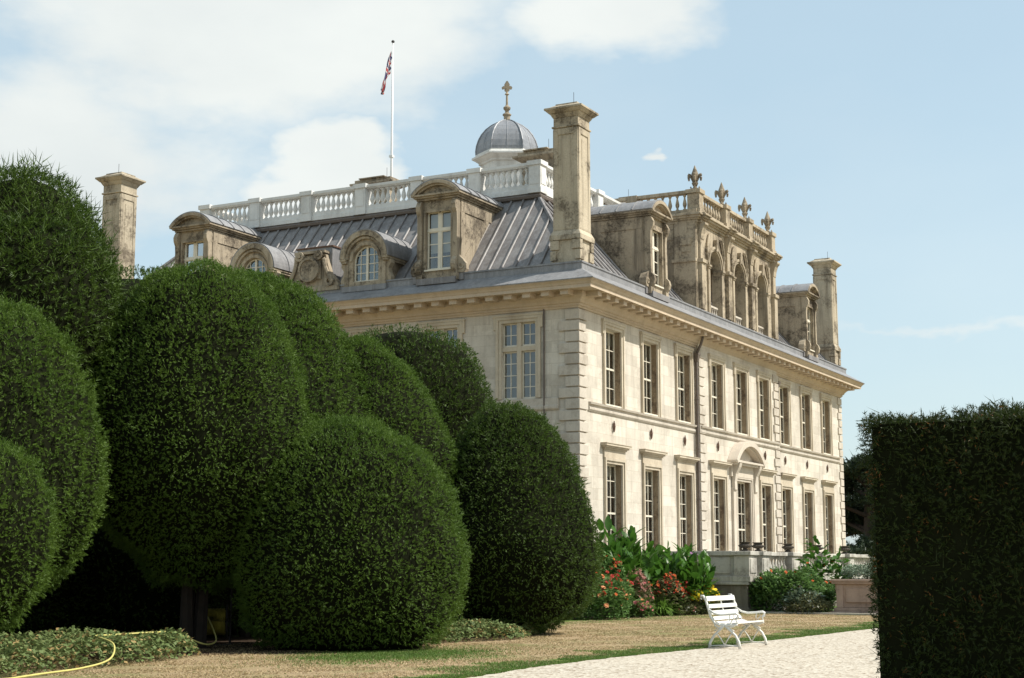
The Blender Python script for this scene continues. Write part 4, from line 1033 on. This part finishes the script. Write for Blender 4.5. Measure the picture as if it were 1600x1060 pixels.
# ------------------------------------------------------------------ yews
def lump(D, seed, amp):
    R = np.random.default_rng(seed); v = np.zeros(len(D))
    for k in range(9):
        w = R.normal(0, 1, 3)*(1.6+.8*k); v += np.sin(D@w+R.uniform(0, 6.28))*amp/(1+.45*k)
    return v
def shape(D, seed, rx, ry, rz, pz, amp, tp=0.):
    z = D[:, 2]; k = 1+lump(D, seed, amp)
    hor = np.sqrt(1-z*z)
    prof = np.where(z < 0, 1+.5*tp*np.sin(pi*np.clip(-z, 0, 1)), 1-tp*z); pz = np.where(z < 0, np.minimum(pz, .85), pz)
    h2 = np.power(np.maximum(hor, 1e-6), pz)/np.maximum(hor, 1e-6)
    return np.stack([D[:, 0]*h2*rx*k*prof, D[:, 1]*h2*ry*k*prof, z*rz*k], 1)
def rand_dirs(n, R):
    z = R.uniform(-1, 1, n); a = R.uniform(0, 2*pi, n); h = np.sqrt(1-z*z)
    return np.stack([h*np.cos(a), h*np.sin(a), z], 1)
def sprigs(P, Nn, R, length=.10, blades=5, width=.018, spread=.55, up=.25, depth=.12):
    n = len(P)
    d = Nn+R.normal(0, spread, (n, 3)); d[:, 2] += up; d /= np.linalg.norm(d, axis=1)[:, None]
    base = P-Nn*(R.random((n, 1))*depth)
    L = length*R.uniform(.55, 1.45, (n, 1))
    a = np.cross(d, R.normal(0, 1, (n, 3))); a /= np.linalg.norm(a, axis=1)[:, None]+1e-9
    V = []
    for k in range(blades):
        t = k/(blades)
        s = 1 if k % 2 else -1
        if k == blades-1: tipd = d; b0 = base+d*L*.5; ln = L*.55
        else: tipd = d*.65+a*s*.75; b0 = base+d*L*t*.9; ln = L*.55
        w = np.cross(tipd, R.normal(0, 1, (n, 3))); w /= np.linalg.norm(w, axis=1)[:, None]+1e-9; w *= width*.5
        V.append(np.stack([b0-w, b0+w, b0+tipd*ln], 1))
    V = np.stack(V, 1).reshape(-1, 3)
    return V
YG = 'clipped yew topiary beside the house'
def yew(name, label, c, rx, ry, rz, seed, dens=260, mat='yew', pz=.86, amp=.035, trunk=True, length=.095, width=.02, cut=None, strays=.0, tp=0.):
    R = np.random.default_rng(seed); e = empty(name, (c[0], c[1], 0)); tag(e, label, 'topiary yew', YG)
    # near-black inner core, painting in the shade behind the sprigs
    nu, nv = 40, 24; V = []; D = []
    for j in range(nv+1):
        for i in range(nu):
            t = -pi/2+pi*j/nv; a = 2*pi*i/nu; D.append((cos(t)*cos(a), cos(t)*sin(a), sin(t)))
    D = np.array(D); D[:, 2] = np.clip(D[:, 2], -.99999, .99999); S = shape(D, seed, rx, ry, rz, pz, amp, tp)*.94; S[:, 2] += c[2]
    if cut: S[:, 2] = np.maximum(S[:, 2], cut)
    Fq = [(j*nu+i, j*nu+(i+1) % nu, (j+1)*nu+(i+1) % nu, (j+1)*nu+i) for j in range(nv) for i in range(nu)]
    n = int(dens*4*pi*(((rx*ry)**1.6+(rx*rz)**1.6+(ry*rz)**1.6)/3)**(1/1.6))
    d = rand_dirs(n, R); P = shape(d, seed, rx, ry, rz, pz, amp, tp)
    N_ = d/np.array([rx, ry, rz]); N_ /= np.linalg.norm(N_, axis=1)[:, None]
    P[:, 2] += c[2]
    W3 = R.normal(0, 1, (6, 3)); mm = sum(np.sin(P@(w_*q_)+q_) for w_, q_ in zip(W3, (6, 9, 13, 17, 22, 28)))*.020
    P += N_*mm[:, None]
    keep = P[:, 2] > .05
    P, N_ = P[keep], N_[keep]
    LV = sprigs(P, N_, R, length, 6, width)
    if strays:
        k = R.random(len(P)) < strays; k &= N_[:, 2] > .2
        LV = np.concatenate([LV, sprigs(P[k], N_[k], R, length*2.6, 6, width, .3, .9)])
    me_core = MB(); me_core.add([tuple(v) for v in S], Fq); me_core.build('shade_core', 'core', e, recalc=False, smooth=True)
    np_mesh('foliage', LV, np.arange(len(LV)).reshape(-1, 3), mat, e)
    if trunk:
        m = MB(); z1 = max(c[2], 1.0)
        for k in range(4):
            a = R.uniform(0, 6.28); r = .18
            m.tube([(r*cos(a), r*sin(a), 0), (r*1.3*cos(a), r*1.3*sin(a), z1*.45), (rx*.45*cos(a), ry*.45*sin(a), z1)], [.13, .09, .05], 7)
        m.build('trunk', 'shaded_yew_bark', e)
    return e
yew('yew_topiary', 'clipped yew cut off by the lower left corner, above the ivy', (-26.8, -3.36, 1.75), 1.12, 1.12, 1.42, 1, dens=640, length=.066, width=.0135, strays=.03)
yew('yew_topiary', 'olive-green clipped yew at the left edge, behind the lowest left one', (-24.5, -1.23, 3.28), 1.66, 1.66, 2.38, 2, dens=520, length=.070, width=.015, strays=.03, tp=.15)
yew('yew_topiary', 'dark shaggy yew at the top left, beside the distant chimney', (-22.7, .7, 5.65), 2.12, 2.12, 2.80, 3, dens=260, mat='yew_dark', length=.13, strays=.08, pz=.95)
yew('yew_topiary', 'biggest egg-shaped yew of the left group, with the hose reel beneath', (-20.60, -2.15, 3.95), 1.95, 1.95, 2.95, 4, dens=540, length=.068, width=.0145, pz=.88, strays=.02, tp=.14)
yew('yew_topiary', 'tall sloping yew behind the biggest one, in front of the round dormers', (-16.75, -.6, 4.25), 2.75, 2.75, 3.15, 5, dens=400, length=.075, width=.017, pz=.95, strays=.02, tp=.40)
yew('yew_topiary', 'small rounded yew wedged between the tall sloping one and the right-hand one', (-15.1, -1.95, 4.05), 1.85, 1.85, 2.3, 6, dens=420, length=.072, width=.016, pz=.9, tp=.3)
yew('yew_topiary', 'low broad yew reaching down to the grass, in the centre front of the group', (-19.45, -4.72, 1.78), 1.92, 1.92, 2.25, 7, dens=600, length=.066, width=.014, pz=.86, strays=.02, tp=.14)
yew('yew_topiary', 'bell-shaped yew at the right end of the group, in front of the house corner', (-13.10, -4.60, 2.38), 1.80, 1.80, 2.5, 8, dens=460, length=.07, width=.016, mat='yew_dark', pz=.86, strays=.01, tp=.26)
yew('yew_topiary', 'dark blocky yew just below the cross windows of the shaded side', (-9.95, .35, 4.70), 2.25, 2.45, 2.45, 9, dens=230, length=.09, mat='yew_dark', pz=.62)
yew('yew_topiary', 'dark yew added to keep the gap between the left-hand yews black', (-16.6, 3.3, 3.9), 2.7, 2.7, 3.95, 10, dens=130, mat='yew_dark', pz=.7)  # added behind the others to block sunlit ground and keep the gap dark
yew('yew_topiary', 'low dark yew added to blacken the space under the biggest one, behind the hose reel', (-17.6, .9, 1.3), 2.3, 1.9, 1.7, 12, dens=130, mat='yew_dark', pz=.7)  # added dark mass so the trunk zone stays black
yew('yew_topiary', 'low dark yew at the left, added to extend the shade behind the strip of ivy', (-20.6, 3.6, 1.0), 3.0, 2.6, 1.9, 13, dens=150, mat='yew_dark', pz=.5)  # added to hide bright lawn and carry the shade further left

def hedge():
    R = np.random.default_rng(77); e = empty('yew_hedge', (-26.5, -18.5, 0)); tag(e, 'tall dark clipped hedge filling the right edge of the picture', 'hedge')
    x0, x1, y0, y1, H = -27.55, -25.6, -21.5, -16.05, 2.82
    m = MB(); g = 24
    m.box(lambda u, v, z: (u+26.5, v+18.5, z), x0+.05, x1-.05, y0+.05, y1-.07, 0, H-.05); m.build('shade_core', 'core', e)  # near-black block, painted shade for the gaps in the hedge
    P = []; Nn = []
    def face(n, f, nn):
        u, v = R.random(n), R.random(n); P.append(f(u, v)); Nn.append(np.tile(nn, (n, 1)))
    d = 1050
    face(int(d*5.4*H), lambda u, v: np.stack([np.full_like(u, x0), y0+(y1-y0)*u, v*H], 1), (-1, 0, 0))
    face(int(d*2*5.4), lambda u, v: np.stack([x0+(x1-x0)*u, y0+(y1-y0)*v, np.full_like(u, H)], 1), (0, 0, 1))
    face(int(d*2*H), lambda u, v: np.stack([x0+(x1-x0)*u, np.full_like(u, y1), v*H], 1), (0, 1, 0))
    face(int(d*.5*5.4*H), lambda u, v: np.stack([np.full_like(u, x1), y0+(y1-y0)*u, v*H], 1), (1, 0, 0))
    P = np.concatenate(P); Nn = np.concatenate(Nn).astype(float)
    w = (np.sin(P[:, 1]*2.1)+np.sin(P[:, 2]*2.7+1)+np.sin(P[:, 1]*5.3+P[:, 2]*4.1)+np.sin(P[:, 0]*4))*.030
    P += Nn*w[:, None]; P[:, 1] -= np.where(P[:, 2] < 1.0, (1.0-P[:, 2])*.10, 0)*(P[:, 1] > y1-.4)
    LV = sprigs(P, Nn, R, .07, 6, .011, .55, .15, .12)
    k = (R.random(len(P)) < .03) & (P[:, 2] > H-.2); LV = np.concatenate([LV, sprigs(P[k], Nn[k], R, .11, 6, .010, .5, .9)])
    k = (R.random(len(P)) < .006); LV = np.concatenate([LV, sprigs(P[k], Nn[k], R, .2, 6, .010, .7, .6)])
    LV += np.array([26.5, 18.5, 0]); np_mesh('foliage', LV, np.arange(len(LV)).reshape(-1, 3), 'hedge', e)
hedge()

# ------------------------------------------------------------------ leafy plants
def quadleaf(V, Fc, base, d, up, L, W, droop=.3, n=4, fold=.25):
    """long leaf as a strip with a fold along the midrib"""
    d = Vector(d).normalized(); side = d.cross(Vector(up)); side = side.normalized() if side.length > .05 else Vector((1, 0, 0))
    nrm = side.cross(d).normalized(); o = len(V)
    for i in range(n+1):
        t = i/n; w = W*sin(pi*min(1, .08+t*.92)**.8)*.5 if i < n else .002
        p = Vector(base)+d*L*t-Vector((0, 0, 1))*droop*L*t*t
        V += [tuple(p-side*w+nrm*w*fold), tuple(p), tuple(p+side*w+nrm*w*fold)]
    for i in range(n):
        a = o+3*i; Fc += [(a, a+1, a+4, a+3), (a+1, a+2, a+5, a+4)]
def ivy(name, label, region, n, seed, h=.28):
    R = np.random.default_rng(seed); V = []; Fc = []
    pts = []
    from mathutils.geometry import intersect_point_tri_2d
    xs = [p[0] for p in region]; ys = [p[1] for p in region]
    def inside(x, y):
        c = False; j = len(region)-1
        for i in range(len(region)):
            xi, yi = region[i]; xj, yj = region[j]
            if (yi > y) != (yj > y) and x < (xj-xi)*(y-yi)/(yj-yi)+xi: c = not c
            j = i
        return c
    def edge(x, y):
        dm = 9
        for i in range(len(region)):
            a, b = np.array(region[i]), np.array(region[(i+1) % len(region)]); ab = b-a; t = max(0, min(1, np.dot((x, y)-a, ab)/np.dot(ab, ab)))
            dm = min(dm, np.linalg.norm(a+t*ab-(x, y)))
        return dm
    k = 0
    while k < n:
        x, y = R.uniform(min(xs), max(xs)), R.uniform(min(ys), max(ys))
        if not inside(x, y): continue
        k += 1; e_ = edge(x, y); top = h*min(1, (e_/.25)**.5)*(1+.25*sin(x*3.1)*sin(y*2.3+1)+.2*sin(x*7+y*5))
        z = top*R.uniform(.55, 1.08)+.02
        s = R.uniform(.022, .045); a = R.uniform(0, 6.28); tl = R.uniform(-.9, .9); t2 = R.uniform(-.6, .6)
        ux = Vector((cos(a), sin(a), t2)); uy = Vector((-sin(a), cos(a), tl)); c = Vector((x, y, z)); o = len(V)
        V += [tuple(c-uy*s), tuple(c+ux*s*.9-uy*s*.2), tuple(c+ux*s*.35+uy*s*.3), tuple(c+uy*s*1.1), tuple(c-ux*s*.35+uy*s*.3), tuple(c-ux*s*.9-uy*s*.2)]
        Fc.append((o, o+1, o+2, o+3, o+4, o+5))
    o = np_mesh(name, np.array(V), np.array(Fc), 'ivy', nper=6); tag(o, label, 'ivy', kind='stuff'); return o
ivy('ivy_ground_cover', 'long low strip of ivy leaves in sun at the lower left with a hose across it', [(-29.2, -5.9), (-27.6, -4.95), (-26.3, -4.60), (-25.3, -4.58), (-23.9, -4.42), (-22.5, -3.9), (-21.9, -3.3), (-22.2, -2.4), (-24, -1.2), (-27, -1.0), (-30, -2.5)], 24000, 21, .30)
ivy('ivy_ground_cover', 'patch of ivy at the foot of the right-hand yews by the lawn', [(-18.9, -5.6), (-17, -5.4), (-15.4, -5.9), (-12.8, -5.2), (-10.5, -4.2), (-9.2, -3.0), (-9.8, -1.6), (-13, -2), (-17.5, -3.6)], 21000, 22, .26)

def canna(label, x, y, n, H, rad, seed):
    R = random.Random(seed); e = empty('canna_clump', (x, y, 0)); tag(e, label, 'large-leaved plant', 'big-leaved plants in the flower bed')
    V, Fc = [], []; st = MB()
    for i in range(n):
        a = R.uniform(0, 6.28); r = rad*sqrt(R.random())
        bx, by = r*cos(a), r*sin(a)*.8; h = H*R.uniform(.68, .90)*(1-.30*(r/rad)**2)
        st.tube([(bx*.8, by*.8, 0), (bx, by, h*.75)], [.02, .012], 5)
        for k in range(R.randint(6, 8)):
            z = h*(.18+.72*k/7); aa = R.uniform(0, 6.28); el = R.uniform(.65, 1.35) if z > h*.5 else R.uniform(.2, .8)
            d = Vector((cos(aa)*cos(el), sin(aa)*cos(el), sin(el)))
            quadleaf(V, Fc, (bx, by, z), d, (0, 0, 1) if el < 1.2 else (cos(aa+1.5), sin(aa+1.5), 0), R.uniform(.40, .66), R.uniform(.14, .24), R.uniform(.1, .45), 5)
    np_mesh('leaves', np.array(V), np.array(Fc), 'canna', e, 4); st.build('stems', 'strap', e)
canna('tallest clump of broad glossy paddle leaves, next to the right-hand yew', -1.0, -1.6, 120, 3.2, 1.3, 1)
canna('broad glossy paddle-leaved clump in the middle of the bed, left of the terrace pier', 1.7, -2.2, 150, 2.6, 1.6, 2)

def bush(name, label, cat, x, y, rx, ry, h, n, leafmat, seed, flowers=(), leaf=(.05, .09), group=None, z0=0., fl_r=.04, top=.5, style='bush'):
    R = random.Random(seed); e = empty(name, (x, y, z0)); tag(e, label, cat, group)
    V, Fc = [], []
    st = MB()
    for i in range(n):
        a = R.uniform(0, 6.28); r = sqrt(R.random()); bx, by = rx*r*cos(a), ry*r*sin(a)
        hh = h*(1-.45*r*r)*(1+.15*sin(bx*5+seed)+.12*sin(by*6+2*seed))
        if style == 'strap':
            if i % 8: continue
            aa = a+R.uniform(-.7, .7); el = R.uniform(.7, 1.35)
            quadleaf(V, Fc, (bx*.4, by*.4, 0), (cos(aa)*cos(el), sin(aa)*cos(el), sin(el)), (0, 0, 1), hh*R.uniform(.9, 1.4), .045, R.uniform(.3, .8), 6, .1)
            continue
        z = hh*(1-abs(R.gauss(0, .35))) if R.random() < .8 else hh*R.random()
        if z < 0: z = hh*R.random()
        if z/hh < .85 and r < .55 and R.random() < .6: continue
        d = Vector((R.gauss(cos(a)*.5, .6), R.gauss(sin(a)*.5, .6), R.uniform(-.1, 1)))
        quadleaf(V, Fc, (bx, by, z), d, (R.gauss(0, .4), R.gauss(0, .4), 1), R.uniform(*leaf)*1.6, R.uniform(*leaf)*.75, .2, 2, .2)
    for i in range(9):
        a = R.uniform(0, 6.28); r = R.random()*.7; st.tube([(rx*.3*r*cos(a), ry*.3*r*sin(a), 0), (rx*r*cos(a), ry*r*sin(a), h*.8*(1-.4*r*r))], [.014, .005], 4)
    np_mesh('leaves', np.array(V), np.array(Fc), leafmat, e, 4); st.build('stems', 'olive', e)
    for mat, cnt, rr, zlo, zhi in flowers:
        sep = cnt <= 60
        def bloom(V, Fc, c, tn, q):
            s1 = tn.orthogonal().normalized(); s2 = tn.cross(s1)
            for lay in (0, 1):
                m_ = 7
                for k in range(m_):
                    t = 2*pi*(k+.5*lay)/m_; dd = s1*cos(t)+s2*sin(t); sd = tn.cross(dd); o = len(V); qq = q*(1-.35*lay)
                    V += [tuple(c), tuple(c+dd*qq*.6-sd*qq*.28+tn*qq*(.15+.3*lay)), tuple(c+dd*qq+tn*qq*(.1+.5*lay)), tuple(c+dd*qq*.6+sd*qq*.28+tn*qq*(.15+.3*lay))]; Fc.append((o, o+1, o+2, o+3))
        V, Fc = [], []; proto = None
        for i in range(cnt):
            a = R.uniform(0, 6.28); r = sqrt(R.random()); bx, by = rx*r*cos(a), ry*r*sin(a)
            hh = h*(1-.45*r*r)*(1+.15*sin(bx*5+seed)+.12*sin(by*6+2*seed))*R.uniform(zlo, zhi)+.02
            q = rr*R.uniform(.7, 1.3); tn = Vector((R.gauss(-.4, .4), R.gauss(-.5, .4), R.uniform(.3, 1))).normalized()
            if not sep: bloom(V, Fc, Vector((bx, by, hh)), tn, q); continue
            if proto is None:
                V1, F1 = [], []; bloom(V1, F1, Vector((0, 0, 0)), Vector((0, 0, 1)), 1.0); proto = ob = np_mesh('flower', np.array(V1), np.array(F1), mat, e, 4)
            else: ob = proto.copy(); col.objects.link(ob)
            ob.location = (bx, by, hh); ob.scale = (q, q, q); ob.rotation_euler = tn.to_track_quat('Z', 'Y').to_euler()
        if not sep: tag(np_mesh('flowers', np.array(V), np.array(Fc), mat, e, 4), kind='stuff')
    return e
GB = 'flowering plants in the bed'
bush('dahlia_bush', 'dahlia bush with red and peach blooms at the front, beside the right-hand yew', 'flowering plant', -3.75, -2.45, .85, .7, 1.15, 3200, 'shrub', 31, (('red', 20, .07, .85, 1.05), ('orange', 16, .07, .7, 1.05), ('peach', 14, .07, .5, 1.0)), group=GB)
bush('dahlia_bush', 'taller dahlia bush with scattered scarlet blooms below the tallest paddle leaves', 'flowering plant', -2.5, -2.1, .9, .6, 1.5, 3000, 'shrub', 32, (('red', 34, .075, .85, 1.08), ('orange', 24, .06, .8, 1.05)), group=GB)
bush('sedum_clump', 'mound of dusky pink flower heads behind the strap leaves', 'flowering plant', -1.2, -2.2, .7, .6, 1.15, 2200, 'olive', 33, (('dusky', 150, .05, .75, 1.05), ('pink', 50, .05, .7, 1.0)), group=GB)
bush('daylily_clump', 'clump of arching strap leaves with orange blooms in the middle of the bed', 'plant', -0.1, -2.6, .6, .55, .95, 2600, 'strap', 34, (('orange', 8, .06, .9, 1.2),), group=GB, style='strap')
bush('daylily_clump', 'taller clump of pale strap leaves below the middle paddle leaves', 'plant', -0.9, -1.95, .7, .5, 1.45, 2400, 'strap', 35, (('orange', 22, .05, .9, 1.15), ('red', 14, .05, .9, 1.15)), group=GB, style='strap')
bush('helenium_clump', 'rusty orange-red daisy clump left of the yellow flowers', 'flowering plant', 0.45, -2.75, .85, .5, 1.15, 2000, 'olive', 36, (('orange', 110, .042, .8, 1.08), ('red', 150, .042, .75, 1.08)), group=GB)
bush('antirrhinum_patch', 'low patch of bright yellow flowers behind the bench back', 'flowering plant', 1.95, -3.2, 1.05, .36, .74, 2600, 'olive', 37, (('yellow', 520, .055, .85, 1.2),), group=GB)
bush('verbena_clump', 'airy clump dotted with mauve flowers below the middle paddle leaves', 'flowering plant', 2.0, -2.85, 1.0, .5, 1.45, 1300, 'olive', 38, (('mauve', 60, .045, .8, 1.1), ('pink', 30, .045, .7, 1.1)), group=GB)
bush('heather_mound', 'low grey-green mound with a few crimson flowers at the front of the bed', 'plant', 1.5, -3.1, 1.2, .4, .42, 2400, 'olive', 39, (('crimson', 8, .04, .5, .8), ('dusky', 24, .035, .4, .8), ('white', 5, .05, .3, .7)), group=GB, leaf=(.03, .06))
bush('fuchsia_bush', 'small bush with magenta flowers in the shade of the right-hand yew', 'flowering plant', -4.4, -1.7, .7, .5, .75, 1600, 'shrub', 40, (('crimson', 46, .06, .5, .95), ('yellow', 5, .05, .8, 1)), group=GB)
bush('pink_flower_clump', 'little clump of pink blooms at the very front edge of the bed', 'flowering plant', -1.9, -2.85, .35, .25, .5, 500, 'shrub', 41, (('pink', 26, .06, .5, 1.05), ('peach', 14, .05, .4, 1.0)), group=GB)
bush('valerian_clump', 'thin stems with pink flowers against the dark terrace wall', 'flowering plant', 4.6, -3.35, .25, .2, 1.0, 240, 'olive', 42, (('pink', 14, .05, .85, 1.1),), group=GB)
bush('leafy_shrub', 'large rounded green shrub in front of the terrace balusters', 'shrub', 4.55, -5.05, 1.15, 1.38, 1.27, 9000, 'shrub', 43, (('orange', 16, .06, .95, 1.15),), leaf=(.06, .13))
bush('plume_poppy', 'silvery lobed leaves in front of the large green shrub', 'plant', 3.65, -5.7, .4, .6, .85, 700, 'greygreen', 44, leaf=(.08, .16))
bush('bronze_shrub', 'low bronze-tinged bush at the foot of the large green shrub', 'shrub', 3.4, -6.0, .45, .75, .52, 2000, 'olive', 45, (('white', 18, .03, .4, 1.0),), leaf=(.03, .06))
bush('lavender_plant', 'silvery lavender filling the square stone planter', 'plant', 4.2, -7.62, .62, .78, .42, 3600, 'greygreen', 46, leaf=(.03, .06), z0=1.05)
bush('acanthus_plant', 'broad-leaved plant spreading over the terrace balusters beside the farthest urn', 'plant', 6.6, -5.6, .85, .85, 2.05, 420, 'canna', 47, (('orange', 5, .06, .9, 1.1),), leaf=(.16, .26))
bush('acanthus_plant', 'bright green broad-leaved plant behind the planter, against the dark hedge', 'plant', 7.4, -7.9, .9, .9, 2.3, 640, 'canna', 48, (('white', 14, .05, 1.0, 1.25),), leaf=(.16, .28))

# ------------------------------------------------------------------ hose and reel
def hose_reel():
    e = empty('hose_reel', (-19.75, -1.95, 0), .4842-pi/2+.15); tag(e, 'hose reel wound with yellow hose standing in the dark under the biggest yew', 'hose reel')
    m = MB()
    def ring_(x, r, t): m.tube([(x, r*cos(a), .42+r*sin(a)) for a in np.linspace(0, 2*pi, 25)], t, 6)
    for x in (-.26, .26): ring_(x, .30, .014); [m.tube([(x, 0, .42), (x, .3*cos(a), .42+.3*sin(a))], .008, 5) for a in (0, 1.57, 3.14, 4.71)]
    m.tube([(-.32, 0, .42), (.32, 0, .42)], .02, 6)
    for x in (-.32, .32): m.tube([(x, -.28, .02), (x, -.25, .03), (x, .02, .42), (x, .25, .95), (x, .32, 1.0)], .014, 6); m.tube([(x, .02, .42), (x, .30, .02), (x, -.28, .02)], .014, 6)
    m.tube([(-.32, .32, 1.0), (.32, .32, 1.0)], .016, 6); m.tube([(-.32, -.28, .02), (.32, -.28, .02)], .012, 6)
    m.build('reel_frame', 'iron', e)
    h = MB(); pts = []
    for lay in range(3):
        r = .17+.03*lay; n = 17
        for i in range(n*12):
            t = i/12; x = -.23+.46*(t/n); x = x if lay % 2 == 0 else -x; pts.append((x+.006*sin(i), (r+.004*sin(i*1.7))*cos(2*pi*t), .42+(r+.004*cos(i*1.3))*sin(2*pi*t)))
    h.tube(pts, .0135, 5); h.build('hose_coil', 'hose_shaded', e, smooth=True)
hose_reel()
m = MB(); pts = [(-20.08, -2.1, .52), (-20.4, -2.5, .30), (-20.9, -2.95, .14), (-21.5, -3.2, .12), (-22.0, -3.2, .26), (-22.5, -3.35, .36), (-23.1, -3.45, .38), (-23.9, -3.35, .37), (-24.6, -3.5, .38), (-24.9, -4.0, .38), (-25.1, -4.45, .30), (-25.45, -4.7, .12), (-26.1, -4.82, .04), (-27.2, -5.1, .03), (-28.4, -5.5, .03), (-31, -6.2, .03)]
sm = []
for i in range(len(pts)-1):
    p0, p1, p2, p3 = [Vector(pts[max(0, min(len(pts)-1, i+k))]) for k in (-1, 0, 1, 2)]
    for t in np.linspace(0, 1, 8, endpoint=False):
        sm.append(.5*((2*p1)+(-p0+p2)*t+(2*p0-5*p1+4*p2-p3)*t*t+(-p0+3*p1-3*p2+p3)*t**3))
m.tube(sm, .014, 8); tag(m.build('garden_hose', 'hose', smooth=True), 'pale yellow garden hose trailing over the ivy and across the lawn', 'hose')

# ------------------------------------------------------------------ far trees
def cedar(label, x, y, H, W, seed):
    R = random.Random(seed); rn = np.random.default_rng(seed); e = empty('cedar_tree', (x, y, 0)); tag(e, label, 'cedar tree', 'dark trees beyond the house')
    m = MB(); m.tube([(0, 0, 0), (.1, 0, H*.5), (0, .1, H*.92)], [.55, .4, .1], 8)
    P = []
    for k in range(26):
        z = H*(.12+.84*k/25); a = R.uniform(0, 6.28); ln = W*(1-.55*(z/H)**2)*R.uniform(.6, 1.0)
        tip = Vector((cos(a)*ln, sin(a)*ln, z+R.uniform(-.2, .6))); m.tube([(0, 0, z-.8), tuple(tip*.55+Vector((0, 0, z*.45))), tuple(tip)], [.16, .09, .03], 5)
        for q in range(7):
            t = R.uniform(.3, 1.05); c = Vector((tip.x*t, tip.y*t, z+.2)); n = 130
            r = R.uniform(.8, 1.7); aa = rn.uniform(0, 6.28, n); rr = r*np.sqrt(rn.random(n))
            P.append(np.stack([c.x+rr*np.cos(aa), c.y+rr*np.sin(aa), c.z+rn.normal(0, .13, n)], 1))
    m.build('trunk', 'bark', e)
    P = np.concatenate(P); Nn = np.tile([0, 0, 1.], (len(P), 1)); LV = sprigs(P, Nn, rn, .42, 4, .12, .8, .0, .1)
    np_mesh('crown', LV, np.arange(len(LV)).reshape(-1, 3), 'cedar', e)
cedar('spreading dark cedar just right of the far corner of the house', 62, 7.5, 8.5, 7.5, 1)
cedar('second dark cedar close behind the first, mostly hidden by the hedge', 70, -1, 8.2, 8, 2)
cedar('third dark cedar behind the hedge, farthest right', 76, 15, 8.8, 8, 3)
